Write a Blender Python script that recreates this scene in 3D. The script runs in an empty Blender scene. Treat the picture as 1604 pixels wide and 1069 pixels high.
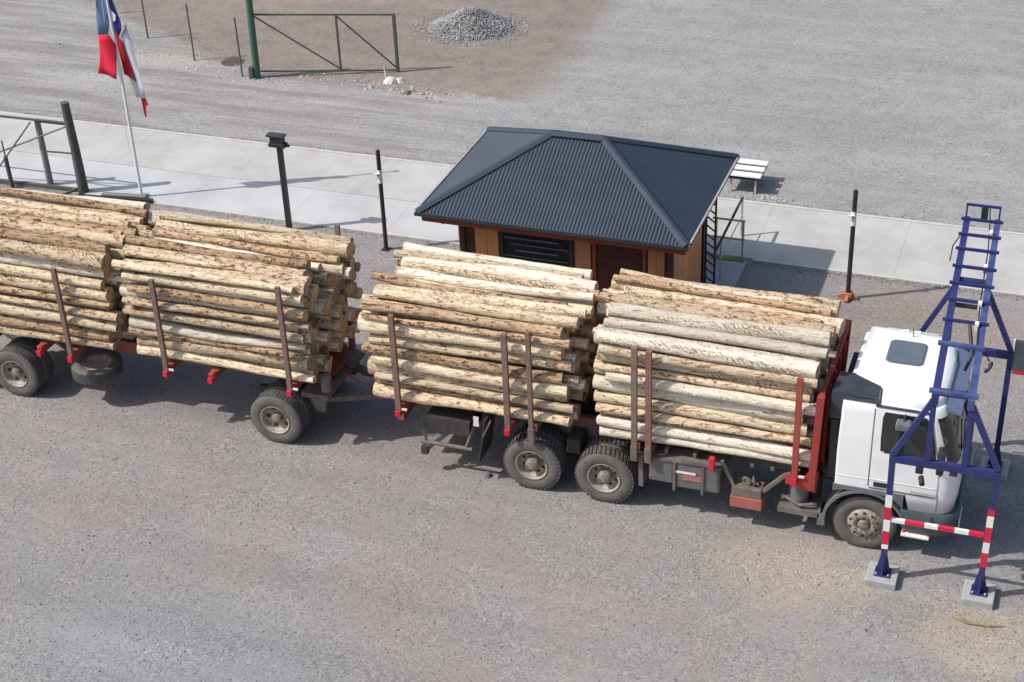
import bpy, bmesh, math, random
import numpy as np
from mathutils import Vector, Matrix

# ------------------------------------------------------------------ camera, light
S = bpy.context.scene
COL = S.collection
cam_d = bpy.data.cameras.new('camera')
cam = bpy.data.objects.new('camera', cam_d); COL.objects.link(cam)
cam_d.sensor_width = 36.0
cam_d.lens = 2562.83 / 1604 * 36.0
cam_d.clip_end = 800
Rt = Vector((0.94066045, 0.33719155, -0.03820708)); Up = Vector((-0.14355738, 0.49742269, 0.85554774)); Fw = Vector((-0.30748854, 0.79929502, -0.51631219))
m = Matrix(((Rt.x, Up.x, -Fw.x), (Rt.y, Up.y, -Fw.y), (Rt.z, Up.z, -Fw.z))).to_4x4()
m.translation = Vector((8.35085, -23.61224, 17.56365))
cam.matrix_world = m
S.camera = cam

SUN = Vector((-0.78, -0.42, 1.0)).normalized()          # towards the sun
elev = math.asin(SUN.z); azim = math.atan2(SUN.x, SUN.y)
world = bpy.data.worlds.new('World'); S.world = world; world.use_nodes = True
wn = world.node_tree.nodes; wl = world.node_tree.links
sky = wn.new('ShaderNodeTexSky'); sky.sky_type = 'NISHITA'; sky.sun_disc = False
sky.sun_elevation = elev; sky.sun_rotation = azim; sky.air_density = 1.0; sky.dust_density = 2.5; sky.ozone_density = 1.0
wl.new(sky.outputs[0], wn['Background'].inputs[0]); wn['Background'].inputs[1].default_value = 0.135
sd = bpy.data.lights.new('sun', 'SUN'); sd.energy = 3.7; sd.angle = math.radians(0.6); sd.color = (1.0, 0.955, 0.89)
sun = bpy.data.objects.new('sun', sd); COL.objects.link(sun)
sun.rotation_euler = SUN.to_track_quat('Z', 'Y').to_euler()
S.view_settings.view_transform = 'Standard'; S.view_settings.look = 'None'
S.view_settings.exposure = 0.13; S.view_settings.gamma = 1
S.view_settings.use_curve_mapping = False

rnd = random.Random(7)
R = math.radians

# ------------------------------------------------------------------ materials
def mat(name, c1, c2=None, c3=None, scale=4, rough=.6, metal=0, bump=0, bscale=60, detail=6, stretch=(1, 1, 1), rvar=0, lo=.35, hi=.65, spec=.5, coat=0):
    mt = bpy.data.materials.new(name); mt.use_nodes = True
    n = mt.node_tree.nodes; l = mt.node_tree.links; b = n['Principled BSDF']
    b.inputs['Roughness'].default_value = rough; b.inputs['Metallic'].default_value = metal
    b.inputs['Specular IOR Level'].default_value = spec
    b.inputs['Coat Weight'].default_value = coat
    tc = n.new('ShaderNodeTexCoord'); mp = n.new('ShaderNodeMapping'); mp.inputs['Scale'].default_value = stretch
    l.new(tc.outputs['Object'], mp.inputs['Vector'])
    if c2 is None: c2 = tuple(x * .8 for x in c1)
    nz = n.new('ShaderNodeTexNoise'); nz.inputs['Scale'].default_value = scale; nz.inputs['Detail'].default_value = detail; nz.inputs['Roughness'].default_value = .65
    l.new(mp.outputs[0], nz.inputs['Vector'])
    cr = n.new('ShaderNodeValToRGB'); e = cr.color_ramp.elements
    e[0].position = lo; e[0].color = (*c1, 1); e[1].position = hi; e[1].color = (*c2, 1)
    if c3:
        x = e.new(min(.99, hi + .12)); x.color = (*c3, 1)
    l.new(nz.outputs['Fac'], cr.inputs[0]); out = cr.outputs[0]
    if rvar:
        oi = n.new('ShaderNodeObjectInfo'); hs = n.new('ShaderNodeHueSaturation'); mr = n.new('ShaderNodeMapRange')
        mr.inputs['To Min'].default_value = 1 - rvar; mr.inputs['To Max'].default_value = 1 + rvar
        l.new(oi.outputs['Random'], mr.inputs[0]); l.new(mr.outputs[0], hs.inputs['Value']); l.new(out, hs.inputs['Color']); out = hs.outputs[0]
    l.new(out, b.inputs['Base Color'])
    if bump:
        n2 = n.new('ShaderNodeTexNoise'); n2.inputs['Scale'].default_value = bscale; n2.inputs['Detail'].default_value = 4
        l.new(mp.outputs[0], n2.inputs['Vector'])
        bp = n.new('ShaderNodeBump'); bp.inputs['Strength'].default_value = bump; bp.inputs['Distance'].default_value = .02
        l.new(n2.outputs['Fac'], bp.inputs['Height']); l.new(bp.outputs[0], b.inputs['Normal'])
    return mt

def log_mat(name, base, dark, light, amount):
    mt = bpy.data.materials.new(name); mt.use_nodes = True
    n = mt.node_tree.nodes; l = mt.node_tree.links; b = n['Principled BSDF']
    b.inputs['Roughness'].default_value = .85; b.inputs['Specular IOR Level'].default_value = .2
    tc = n.new('ShaderNodeTexCoord'); oi = n.new('ShaderNodeObjectInfo')
    off = n.new('ShaderNodeVectorMath'); off.operation = 'MULTIPLY_ADD'
    cx = n.new('ShaderNodeCombineXYZ')
    for i in range(3): l.new(oi.outputs['Random'], cx.inputs[i])
    off.inputs[1].default_value = (1, 1, 1); l.new(tc.outputs['Object'], off.inputs[0])
    sc = n.new('ShaderNodeVectorMath'); sc.operation = 'SCALE'; sc.inputs['Scale'].default_value = 37.0; l.new(cx.outputs[0], sc.inputs[0]); l.new(sc.outputs[0], off.inputs[2])
    def noise(stretch, scale, detail=5, rough=.6, dist=0):
        mp = n.new('ShaderNodeMapping'); mp.inputs['Scale'].default_value = stretch; l.new(off.outputs[0], mp.inputs['Vector'])
        z = n.new('ShaderNodeTexNoise'); z.inputs['Scale'].default_value = scale; z.inputs['Detail'].default_value = detail; z.inputs['Roughness'].default_value = rough; z.inputs['Distortion'].default_value = dist
        l.new(mp.outputs[0], z.inputs['Vector']); return z.outputs['Fac'], mp
    def ramp(fac, p0, p1, c0=(0, 0, 0), c1=(1, 1, 1)):
        c = n.new('ShaderNodeValToRGB'); c.color_ramp.elements[0].position = p0; c.color_ramp.elements[1].position = p1
        c.color_ramp.elements[0].color = (*c0, 1); c.color_ramp.elements[1].color = (*c1, 1); l.new(fac, c.inputs[0]); return c.outputs[0]
    def mix(f, a, c):
        x = n.new('ShaderNodeMix'); x.data_type = 'RGBA'
        if isinstance(f, float): x.inputs[0].default_value = f
        else: l.new(f, x.inputs[0])
        for k, v in ((6, a), (7, c)):
            if isinstance(v, tuple): x.inputs[k].default_value = (*v, 1)
            else: l.new(v, x.inputs[k])
        return x.outputs[2]
    def fmul(a, bb):
        x = n.new('ShaderNodeMath'); x.operation = 'MULTIPLY'; l.new(a, x.inputs[0])
        if isinstance(bb, float): x.inputs[1].default_value = bb
        else: l.new(bb, x.inputs[1])
        return x.outputs[0]
    f1, _ = noise((.6, 2.4, 2.4), 2.4, 6)           # broad patches
    f2, _ = noise((.8, 7, 7), 3, 5, .7)         # long fibres
    f3, _ = noise((1.3, 4.2, 4.2), 2.6, 6, .72, .8)     # torn bark blotches
    f6, _ = noise((.45, 2.4, 2.4), 2.0, 5, .65, .8)
    f7, _ = noise((1.6, 4.0, 4.0), 4.6, 6, .78, .5)
    mid_ = tuple((x * .62 + y_ * .38) for x, y_ in zip(dark, base))
    col = mix(ramp(f1, .38, .60), base, light)
    col = mix(fmul(ramp(f6, .48, .58), .40 + amount * .55), col, mid_)
    col = mix(fmul(ramp(f2, .48, .64), .65), col, mid_)
    f8, _ = noise((.5, 1.6, 1.6), 1.5, 4, .6); clus = ramp(f8, .40, .62)
    col = mix(fmul(fmul(ramp(f7, .51, .58), .85), clus), col, dark)
    reddish = (min(1, dark[0] * 2.0), dark[1] * 1.75, dark[2] * 1.7)
    col = mix(fmul(ramp(f3, .54 - amount * .12, .58 - amount * .11), .75), col, reddish)
    col = mix(fmul(ramp(f3, .585 - amount * .10, .61 - amount * .09), .95), col, dark)
    col = mix(fmul(ramp(f7, .47, .40), .75), col, light)
    # roller marks: short dark crescents in one band of the log
    wv = n.new('ShaderNodeTexWave'); wv.wave_type = 'BANDS'; wv.bands_direction = 'DIAGONAL'; wv.inputs['Scale'].default_value = 6.5; wv.inputs['Distortion'].default_value = 8; wv.inputs['Detail'].default_value = 2; wv.inputs['Detail Scale'].default_value = 1.5
    l.new(off.outputs[0], wv.inputs['Vector'])
    f4, _ = noise((.5, 4, 4), 1.3, 3)
    marks = fmul(ramp(wv.outputs['Fac'], .62, .86), ramp(f4, .53, .60))
    mk = n.new('ShaderNodeMath'); mk.operation = 'FRACT'; m7 = n.new('ShaderNodeMath'); m7.operation = 'MULTIPLY'; m7.inputs[1].default_value = 7.31; l.new(oi.outputs['Random'], m7.inputs[0]); l.new(m7.outputs[0], mk.inputs[0])
    col = mix(fmul(fmul(marks, .75), ramp(mk.outputs[0], .45, .75)), col, tuple(x * .6 for x in dark))
    vo = n.new('ShaderNodeTexVoronoi'); vo.inputs['Scale'].default_value = 4.2; mpv = n.new('ShaderNodeMapping'); mpv.inputs['Scale'].default_value = (.8, 1.6, 1.6); l.new(off.outputs[0], mpv.inputs[0]); l.new(mpv.outputs[0], vo.inputs['Vector'])
    knot = ramp(vo.outputs['Distance'], .055, .10, (1, 1, 1), (0, 0, 0))
    col = mix(fmul(knot, .8), col, tuple(x * .4 for x in dark))
    f5, _ = noise((1, 1, 1), 45, 3)                   # fine mottling
    col = mix(fmul(ramp(f5, .50, .66), .35), col, tuple(x * .7 for x in dark))
    hs = n.new('ShaderNodeHueSaturation'); mr = n.new('ShaderNodeMapRange'); mr.inputs['To Min'].default_value = .72; mr.inputs['To Max'].default_value = 1.12
    l.new(oi.outputs['Random'], mr.inputs[0]); l.new(mr.outputs[0], hs.inputs['Value']); l.new(col, hs.inputs['Color'])
    l.new(hs.outputs[0], b.inputs['Base Color'])
    ad = n.new('ShaderNodeMath'); ad.operation = 'ADD'; l.new(f3, ad.inputs[0]); l.new(f2, ad.inputs[1])
    bp = n.new('ShaderNodeBump'); bp.inputs['Strength'].default_value = 1.0; bp.inputs['Distance'].default_value = .04
    l.new(ad.outputs[0], bp.inputs['Height']); l.new(bp.outputs[0], b.inputs['Normal'])
    return mt

def end_mat():
    mt = bpy.data.materials.new('sawn_end'); mt.use_nodes = True
    n = mt.node_tree.nodes; l = mt.node_tree.links; b = n['Principled BSDF']; b.inputs['Roughness'].default_value = .8
    tc = n.new('ShaderNodeTexCoord'); oi = n.new('ShaderNodeObjectInfo')
    mp = n.new('ShaderNodeMapping'); mp.inputs['Scale'].default_value = (0, 1, 1); l.new(tc.outputs['Object'], mp.inputs[0])
    ln = n.new('ShaderNodeVectorMath'); ln.operation = 'LENGTH'; l.new(mp.outputs[0], ln.inputs[0])
    mu = n.new('ShaderNodeMath'); mu.operation = 'MULTIPLY'; mu.inputs[1].default_value = 420; l.new(ln.outputs['Value'], mu.inputs[0])
    si = n.new('ShaderNodeMath'); si.operation = 'SINE'; l.new(mu.outputs[0], si.inputs[0])
    nz = n.new('ShaderNodeTexNoise'); nz.inputs['Scale'].default_value = 9; l.new(tc.outputs['Object'], nz.inputs['Vector'])
    ad = n.new('ShaderNodeMath'); ad.operation = 'MULTIPLY_ADD'; ad.inputs[1].default_value = .12; l.new(si.outputs[0], ad.inputs[0]); l.new(nz.outputs['Fac'], ad.inputs[2])
    cr = n.new('ShaderNodeValToRGB'); cr.color_ramp.elements[0].position = .3; cr.color_ramp.elements[1].position = .7
    cr.color_ramp.elements[0].color = (.30, .17, .085, 1); cr.color_ramp.elements[1].color = (.62, .46, .27, 1); l.new(ad.outputs[0], cr.inputs[0])
    hs = n.new('ShaderNodeHueSaturation'); mr = n.new('ShaderNodeMapRange'); mr.inputs['To Min'].default_value = .55; mr.inputs['To Max'].default_value = 1.15
    l.new(oi.outputs['Random'], mr.inputs[0]); l.new(mr.outputs[0], hs.inputs['Value']); l.new(cr.outputs[0], hs.inputs['Color'])
    l.new(hs.outputs[0], b.inputs['Base Color']); return mt

LOGM = {
    'pale': log_mat('pale_peeled_wood', (.86, .76, .56), (.32, .20, .11), (.97, .91, .77), .15),
    'yellow': log_mat('yellow_peeled_wood', (.78, .60, .34), (.24, .12, .055), (.96, .85, .62), .42),
    'tan': log_mat('tan_wood', (.66, .45, .25), (.19, .088, .045), (.94, .79, .55), .75),
    'brown': log_mat('brown_bark_wood', (.45, .26, .14), (.12, .052, .03), (.78, .57, .36), 1.1),
}
LOGWORD = {'pale': 'pale peeled', 'yellow': 'yellowish peeled', 'tan': 'tan patchy', 'brown': 'brown barky'}
ENDM = end_mat()

tyre_m = mat('tyre_rubber', (.095, .086, .08), (.165, .148, .132), scale=6, rough=.9, bump=.3, bscale=30, lo=.3, hi=.7)
tread_m = mat('tread_rubber', (.055, .055, .058), (.125, .118, .11), scale=9, rough=.9)
rim_m = mat('dusty_rim', (.42, .38, .33), (.20, .17, .14), scale=9, rough=.6)
hub_m = mat('dusty_hub', (.30, .255, .21), (.12, .10, .08), scale=14, rough=.7)
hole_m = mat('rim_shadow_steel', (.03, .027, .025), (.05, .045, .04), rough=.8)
white_p = mat('white_cab_paint', (.80, .81, .82), (.72, .73, .73), (.60, .59, .56), scale=2.2, detail=9, rough=.28, coat=.4, lo=.4, hi=.8)
grey_pl = mat('grey_plastic', (.16, .17, .18), (.11, .115, .12), scale=6, rough=.6)
dark_pl = mat('dark_plastic', (.045, .055, .065), (.03, .035, .042), scale=5, rough=.45)
bumper_m = mat('dark_green_grey_plastic', (.07, .105, .11), (.05, .075, .08), scale=5, rough=.5)
glass_m = mat('cab_glass', (.012, .016, .014), (.02, .026, .022), scale=2, rough=.06, spec=.9)
hatch_m = mat('hatch_glass', (.10, .13, .16), (.12, .15, .185), scale=3, rough=.25)
red_p = mat('red_paint', (.46, .035, .03), (.33, .045, .035), (.20, .06, .045), scale=8, rough=.5)
rust_p = mat('rusty_red_paint', (.27, .06, .045), (.21, .10, .07), (.30, .21, .16), scale=7, rough=.75, bump=.2)
stake_m = mat('rusty_brown_steel', (.16, .095, .075), (.23, .155, .125), (.12, .07, .055), scale=11, rough=.75, bump=.2)
frame_m = mat('dusty_chassis_steel', (.115, .088, .075), (.20, .165, .14), (.07, .055, .05), scale=6, rough=.8, bump=.2)
dark_m = mat('dark_grimy_steel', (.03, .026, .026), (.06, .05, .045), scale=6, rough=.75)
tank_m = mat('dirty_grey_metal', (.17, .17, .165), (.11, .105, .10), (.24, .21, .18), scale=5, rough=.55)
light_red = mat('red_lens', (.65, .02, .05), (.55, .015, .035), rough=.3)
white_refl = mat('white_reflector', (.85, .82, .80), (.7, .66, .63), rough=.4)
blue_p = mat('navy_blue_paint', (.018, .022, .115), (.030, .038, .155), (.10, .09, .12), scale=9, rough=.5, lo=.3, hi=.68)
blue_lit = mat('sunlit_blue_paint', (.075, .11, .24), (.035, .05, .17), scale=5, rough=.5)  # gantry navy lightened in colour, as on its sunlit tops
safe_red = mat('safety_red_paint', (.62, .015, .06), (.52, .015, .045), scale=12, rough=.5)
safe_wht = mat('safety_white_paint', (.82, .82, .80), (.70, .68, .66), scale=12, rough=.5)
conc_m = mat('footing_concrete', (.40, .41, .40), (.31, .31, .30), scale=7, rough=.9, bump=.3)
black_m = mat('black_paint', (.016, .016, .018), (.03, .03, .034), scale=8, rough=.5)
blackd_m = mat('black_pole_paint', (.02, .017, .022), (.05, .03, .03), scale=6, rough=.6)
post_w = mat('weathered_post_wood', (.055, .055, .05), (.12, .12, .11), scale=5, rough=.9, stretch=(6, 6, 1), bump=.4, bscale=30)
post_g = mat('grey_post_wood', (.26, .25, .235), (.17, .16, .15), scale=5, rough=.9, stretch=(6, 6, 1), bump=.4, bscale=30)
gate_m = mat('green_gate_paint', (.045, .13, .095), (.06, .10, .075), scale=5, rough=.6)
gated_m = mat('dark_green_gate_paint', (.045, .075, .055), (.075, .085, .065), scale=5, rough=.6)
fpost_m = mat('fence_post_steel', (.12, .115, .10), (.17, .16, .14), scale=9, rough=.8)
polew_m = mat('white_pole_paint', (.80, .80, .80), (.72, .72, .73), rough=.4)
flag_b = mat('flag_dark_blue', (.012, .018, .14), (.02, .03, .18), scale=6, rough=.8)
flag_b_backlit = mat('flag_blue_backlit', (.10, .19, .33), (.14, .22, .34), scale=6, rough=.8)  # canton blue lightened in colour, as sun through the cloth
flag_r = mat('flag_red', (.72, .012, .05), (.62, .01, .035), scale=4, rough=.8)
flag_r_shaded = mat('flag_red_shaded', (.48, .006, .02), (.36, .006, .02), scale=4, rough=.8)  # same flag red, darkened to paint shade on the folds
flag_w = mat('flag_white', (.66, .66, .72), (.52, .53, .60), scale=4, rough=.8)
roof_m = mat('navy_roof_steel', (.021, .034, .054), (.033, .050, .074), scale=1.2, detail=8, rough=.55, lo=.3, hi=.75)
cap_m = mat('navy_ridge_cap', (.034, .052, .08), (.028, .042, .066), scale=3, rough=.75)
fascia_m = mat('red_brown_fascia', (.34, .065, .032), (.24, .05, .026), scale=4, rough=.6)
plank_m = mat('orange_plank', (.68, .31, .12), (.54, .22, .075), (.38, .14, .045), scale=5, rough=.6, stretch=(5, 5, .7), rvar=.2)
trim_m = mat('dark_brown_trim', (.10, .03, .017), (.07, .022, .014), scale=6, rough=.6)
door_m = mat('dark_red_door', (.085, .018, .012), (.06, .014, .01), scale=5, rough=.5)
blind_m = mat('blind_slat', (.17, .19, .21), (.11, .125, .14), scale=5, rough=.5)
pave_m = mat('pavement_concrete', (.47, .465, .45), (.40, .39, .37), (.33, .31, .29), scale=.8, detail=9, rough=.9, bump=.2, bscale=30, rvar=.008, lo=.40, hi=.60)
apron_m = mat('apron_concrete', (.49, .495, .50), (.42, .42, .42), (.35, .345, .335), scale=.7, detail=9, rough=.9, bump=.2, bscale=30, rvar=.008, lo=.42, hi=.62)
pad_m = mat('booth_pad_concrete', (.40, .42, .45), (.33, .345, .36), scale=1.5, rough=.9)
grass_m = mat('moss_green', (.14, .19, .045), (.24, .28, .08), scale=6, rough=.95)
steel_w = mat('pale_handrail_paint', (.55, .55, .46), (.42, .43, .33), scale=5, rough=.5)
bench_m = mat('white_bench_paint', (.80, .80, .80), (.70, .70, .71), scale=5, rough=.5)
orange_m = mat('orange_rust_bracket', (.50, .17, .09), (.36, .13, .08), scale=8, rough=.7)
slate_m = mat('slate_board', (.085, .11, .13), (.065, .085, .10), scale=4, rough=.4)
chip_m = mat('wood_chips', (.56, .47, .32), (.40, .31, .20), (.70, .63, .48), scale=8, rough=.9)
lime_m = mat('white_lime_stone', (.66, .64, .60), (.50, .48, .45), scale=8, rough=.9, bump=.3)

def ground_mat():
    mt = bpy.data.materials.new('gravel_ground'); mt.use_nodes = True
    n = mt.node_tree.nodes; l = mt.node_tree.links; b = n['Principled BSDF']
    b.inputs['Roughness'].default_value = .95; b.inputs['Specular IOR Level'].default_value = .2
    tc = n.new('ShaderNodeTexCoord'); P = tc.outputs['Object']
    sx = n.new('ShaderNodeSeparateXYZ'); l.new(P, sx.inputs[0]); X, Y = sx.outputs[0], sx.outputs[1]
    def noise(scale, detail=5, rough=.6, stretch=None, rot=0, dist=0):
        z = n.new('ShaderNodeTexNoise'); z.inputs['Scale'].default_value = scale; z.inputs['Detail'].default_value = detail; z.inputs['Roughness'].default_value = rough; z.inputs['Distortion'].default_value = dist
        if stretch:
            mp = n.new('ShaderNodeMapping'); mp.inputs['Scale'].default_value = stretch; mp.inputs['Rotation'].default_value = (0, 0, rot); l.new(P, mp.inputs[0]); l.new(mp.outputs[0], z.inputs['Vector'])
        else: l.new(P, z.inputs['Vector'])
        return z.outputs['Fac']
    def math_(op, a, c=None, clamp=False):
        x = n.new('ShaderNodeMath'); x.operation = op; x.use_clamp = clamp
        for k, v in ((0, a), (1, c)):
            if v is None: continue
            if isinstance(v, (int, float)): x.inputs[k].default_value = v
            else: l.new(v, x.inputs[k])
        return x.outputs[0]
    def step(v, a, c):
        x = n.new('ShaderNodeMapRange'); x.interpolation_type = 'SMOOTHSTEP'; x.inputs['From Min'].default_value = a; x.inputs['From Max'].default_value = c; l.new(v, x.inputs[0]); return x.outputs[0]
    def mix(f, a, c):
        x = n.new('ShaderNodeMix'); x.data_type = 'RGBA'
        if isinstance(f, float): x.inputs[0].default_value = f
        else: l.new(f, x.inputs[0])
        for k, v in ((6, a), (7, c)):
            if isinstance(v, tuple): x.inputs[k].default_value = (*v, 1)
            else: l.new(v, x.inputs[k])
        return x.outputs[2]
    def blob(x0, y0, rx, ry):
        a = math_('DIVIDE', math_('SUBTRACT', X, x0), rx); c = math_('DIVIDE', math_('SUBTRACT', Y, y0), ry)
        d = math_('ADD', math_('MULTIPLY', a, a), math_('MULTIPLY', c, c))
        d = math_('ADD', d, math_('MULTIPLY', math_('SUBTRACT', big, .5), 2.2))
        return step(d, 1.3, .1)
    big = noise(.42, 6, .62); mid = noise(1.6, 7, .7); fine = noise(26, 4, .7); grit = noise(75, 2, .6)
    streak = noise(.9, 5, .6, (.25, 2.2, 1), .12)
    # yard south of the truck
    yard = mix(step(big, .36, .62), (.283, .252, .236), (.254, .249, .247))
    yard = mix(math_('MULTIPLY', step(mid, .45, .7), .6), yard, (.315, .275, .255))
    # bluish coarse gravel to the lower left and right north lot
    yard = mix(math_('MULTIPLY', blob(-4.0, -7.3, 3.6, 2.0), .75), yard, (.25, .262, .27))
    lot = mix(step(mid, .38, .68), (.305, .304, .298), (.262, .262, .258))
    lot = mix(math_('MULTIPLY', step(streak, .5, .66), .35), lot, (.345, .35, .345))
    wob = math_('MULTIPLY', math_('SUBTRACT', big, .5), 3.0)
    wob2 = math_('MULTIPLY', math_('SUBTRACT', mid, .5), 1.6)
    north = step(math_('ADD', Y, wob2), 9.2, 10.2)
    col = mix(north, yard, lot)
    # dirt road west of the lot with wheel streaks
    west = step(math_('ADD', X, wob), -5.0, -9.0)
    road = mix(step(streak, .36, .64), (.245, .232, .222), (.34, .33, .322))
    road = mix(math_('MULTIPLY', step(mid, .5, .72), .5), road, (.30, .262, .24))
    col = mix(math_('MULTIPLY', west, north), col, road)
    # brown bare soil beyond the gate
    fen = math_('MULTIPLY', math_('MAXIMUM', math_('SUBTRACT', -14.0, X), 0.0), .5)
    edge = math_('ADD', math_('SUBTRACT', Y, fen), math_('ADD', math_('MULTIPLY', wob, .35), math_('MULTIPLY', wob2, .8)))       # line along the fence
    s1 = step(edge, 15.2, 15.9)
    s2 = step(math_('ADD', math_('ADD', X, math_('MULTIPLY', wob, .7)), math_('MULTIPLY', wob2, 1.6)), -5.2, -6.7)
    soil = mix(step(mid, .38, .66), (.258, .215, .188), (.205, .176, .158))
    soil = mix(math_('MULTIPLY', step(noise(3.2, 6, .7, (.5, 2, 1), .2), .56, .70), .55), soil, (.34, .305, .275))
    col = mix(math_('MULTIPLY', s1, s2), col, soil)
    # pale dusty berm by the fence
    col = mix(math_('MULTIPLY', math_('MULTIPLY', blob(-17.2, 15.9, 2.6, .55), 1.0), .7), col, (.42, .385, .34))
    # brownish verge between truck and pavement
    col = mix(math_('MULTIPLY', blob(5.6, 6.2, 3.6, 1.7), .55), col, (.27, .215, .18))
    col = mix(math_('MULTIPLY', blob(-9.5, 10.5, 9, 1.2), .5), col, (.30, .25, .225))
    # dust of wood on the yard
    col = mix(math_('MULTIPLY', blob(4.9, -2.2, 1.6, 1.0), .38), col, (.44, .36, .24))
    col = mix(math_('MULTIPLY', blob(8.2, -3.0, 1.1, .9), .42), col, (.46, .39, .26))
    # darker ground under the load
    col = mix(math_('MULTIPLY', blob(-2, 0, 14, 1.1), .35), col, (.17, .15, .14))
    patch = math_('ADD', .45, math_('MULTIPLY', step(noise(.8, 4, .6), .35, .65), .55))
    def cellval(scale):
        v = n.new('ShaderNodeTexVoronoi'); v.inputs['Scale'].default_value = scale; l.new(P, v.inputs['Vector'])
        sp_ = n.new('ShaderNodeSeparateColor'); l.new(v.outputs['Color'], sp_.inputs[0]); return sp_.outputs[0]
    def cen(v, a): return math_('MULTIPLY', math_('SUBTRACT', v, .5), a)
    g_ = math_('ADD', cen(cellval(24), .34), cen(cellval(41), .40))
    g_ = math_('ADD', g_, cen(noise(11, 5, .75), .9))
    g_ = math_('ADD', g_, cen(noise(30, 3, .8), 1.0))
    g_ = math_('MULTIPLY', g_, patch)
    wear = math_('ADD', cen(noise(.55, 5, .6, (.18, 1.7, 1), -.22), .55), cen(noise(.23, 4, .6), .35))
    g_ = math_('ADD', math_('ADD', g_, wear), 1.0)
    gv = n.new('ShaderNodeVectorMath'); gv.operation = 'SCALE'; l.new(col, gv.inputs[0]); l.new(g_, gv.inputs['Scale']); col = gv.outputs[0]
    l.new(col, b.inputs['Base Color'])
    h = math_('ADD', math_('MULTIPLY', fine, .6), math_('MULTIPLY', grit, .4))
    bp = n.new('ShaderNodeBump'); bp.inputs['Strength'].default_value = .55; bp.inputs['Distance'].default_value = .03
    l.new(h, bp.inputs['Height']); l.new(bp.outputs[0], b.inputs['Normal'])
    return mt

# ------------------------------------------------------------------ helpers
ORI = {}
def basis(d, hint=(0, 0, 1)):
    d = d.normalized(); u = Vector(hint)
    if abs(d.dot(u)) > .98: u = Vector((0, 1, 0))
    s = d.cross(u).normalized(); u = s.cross(d).normalized(); return d, s, u

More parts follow.
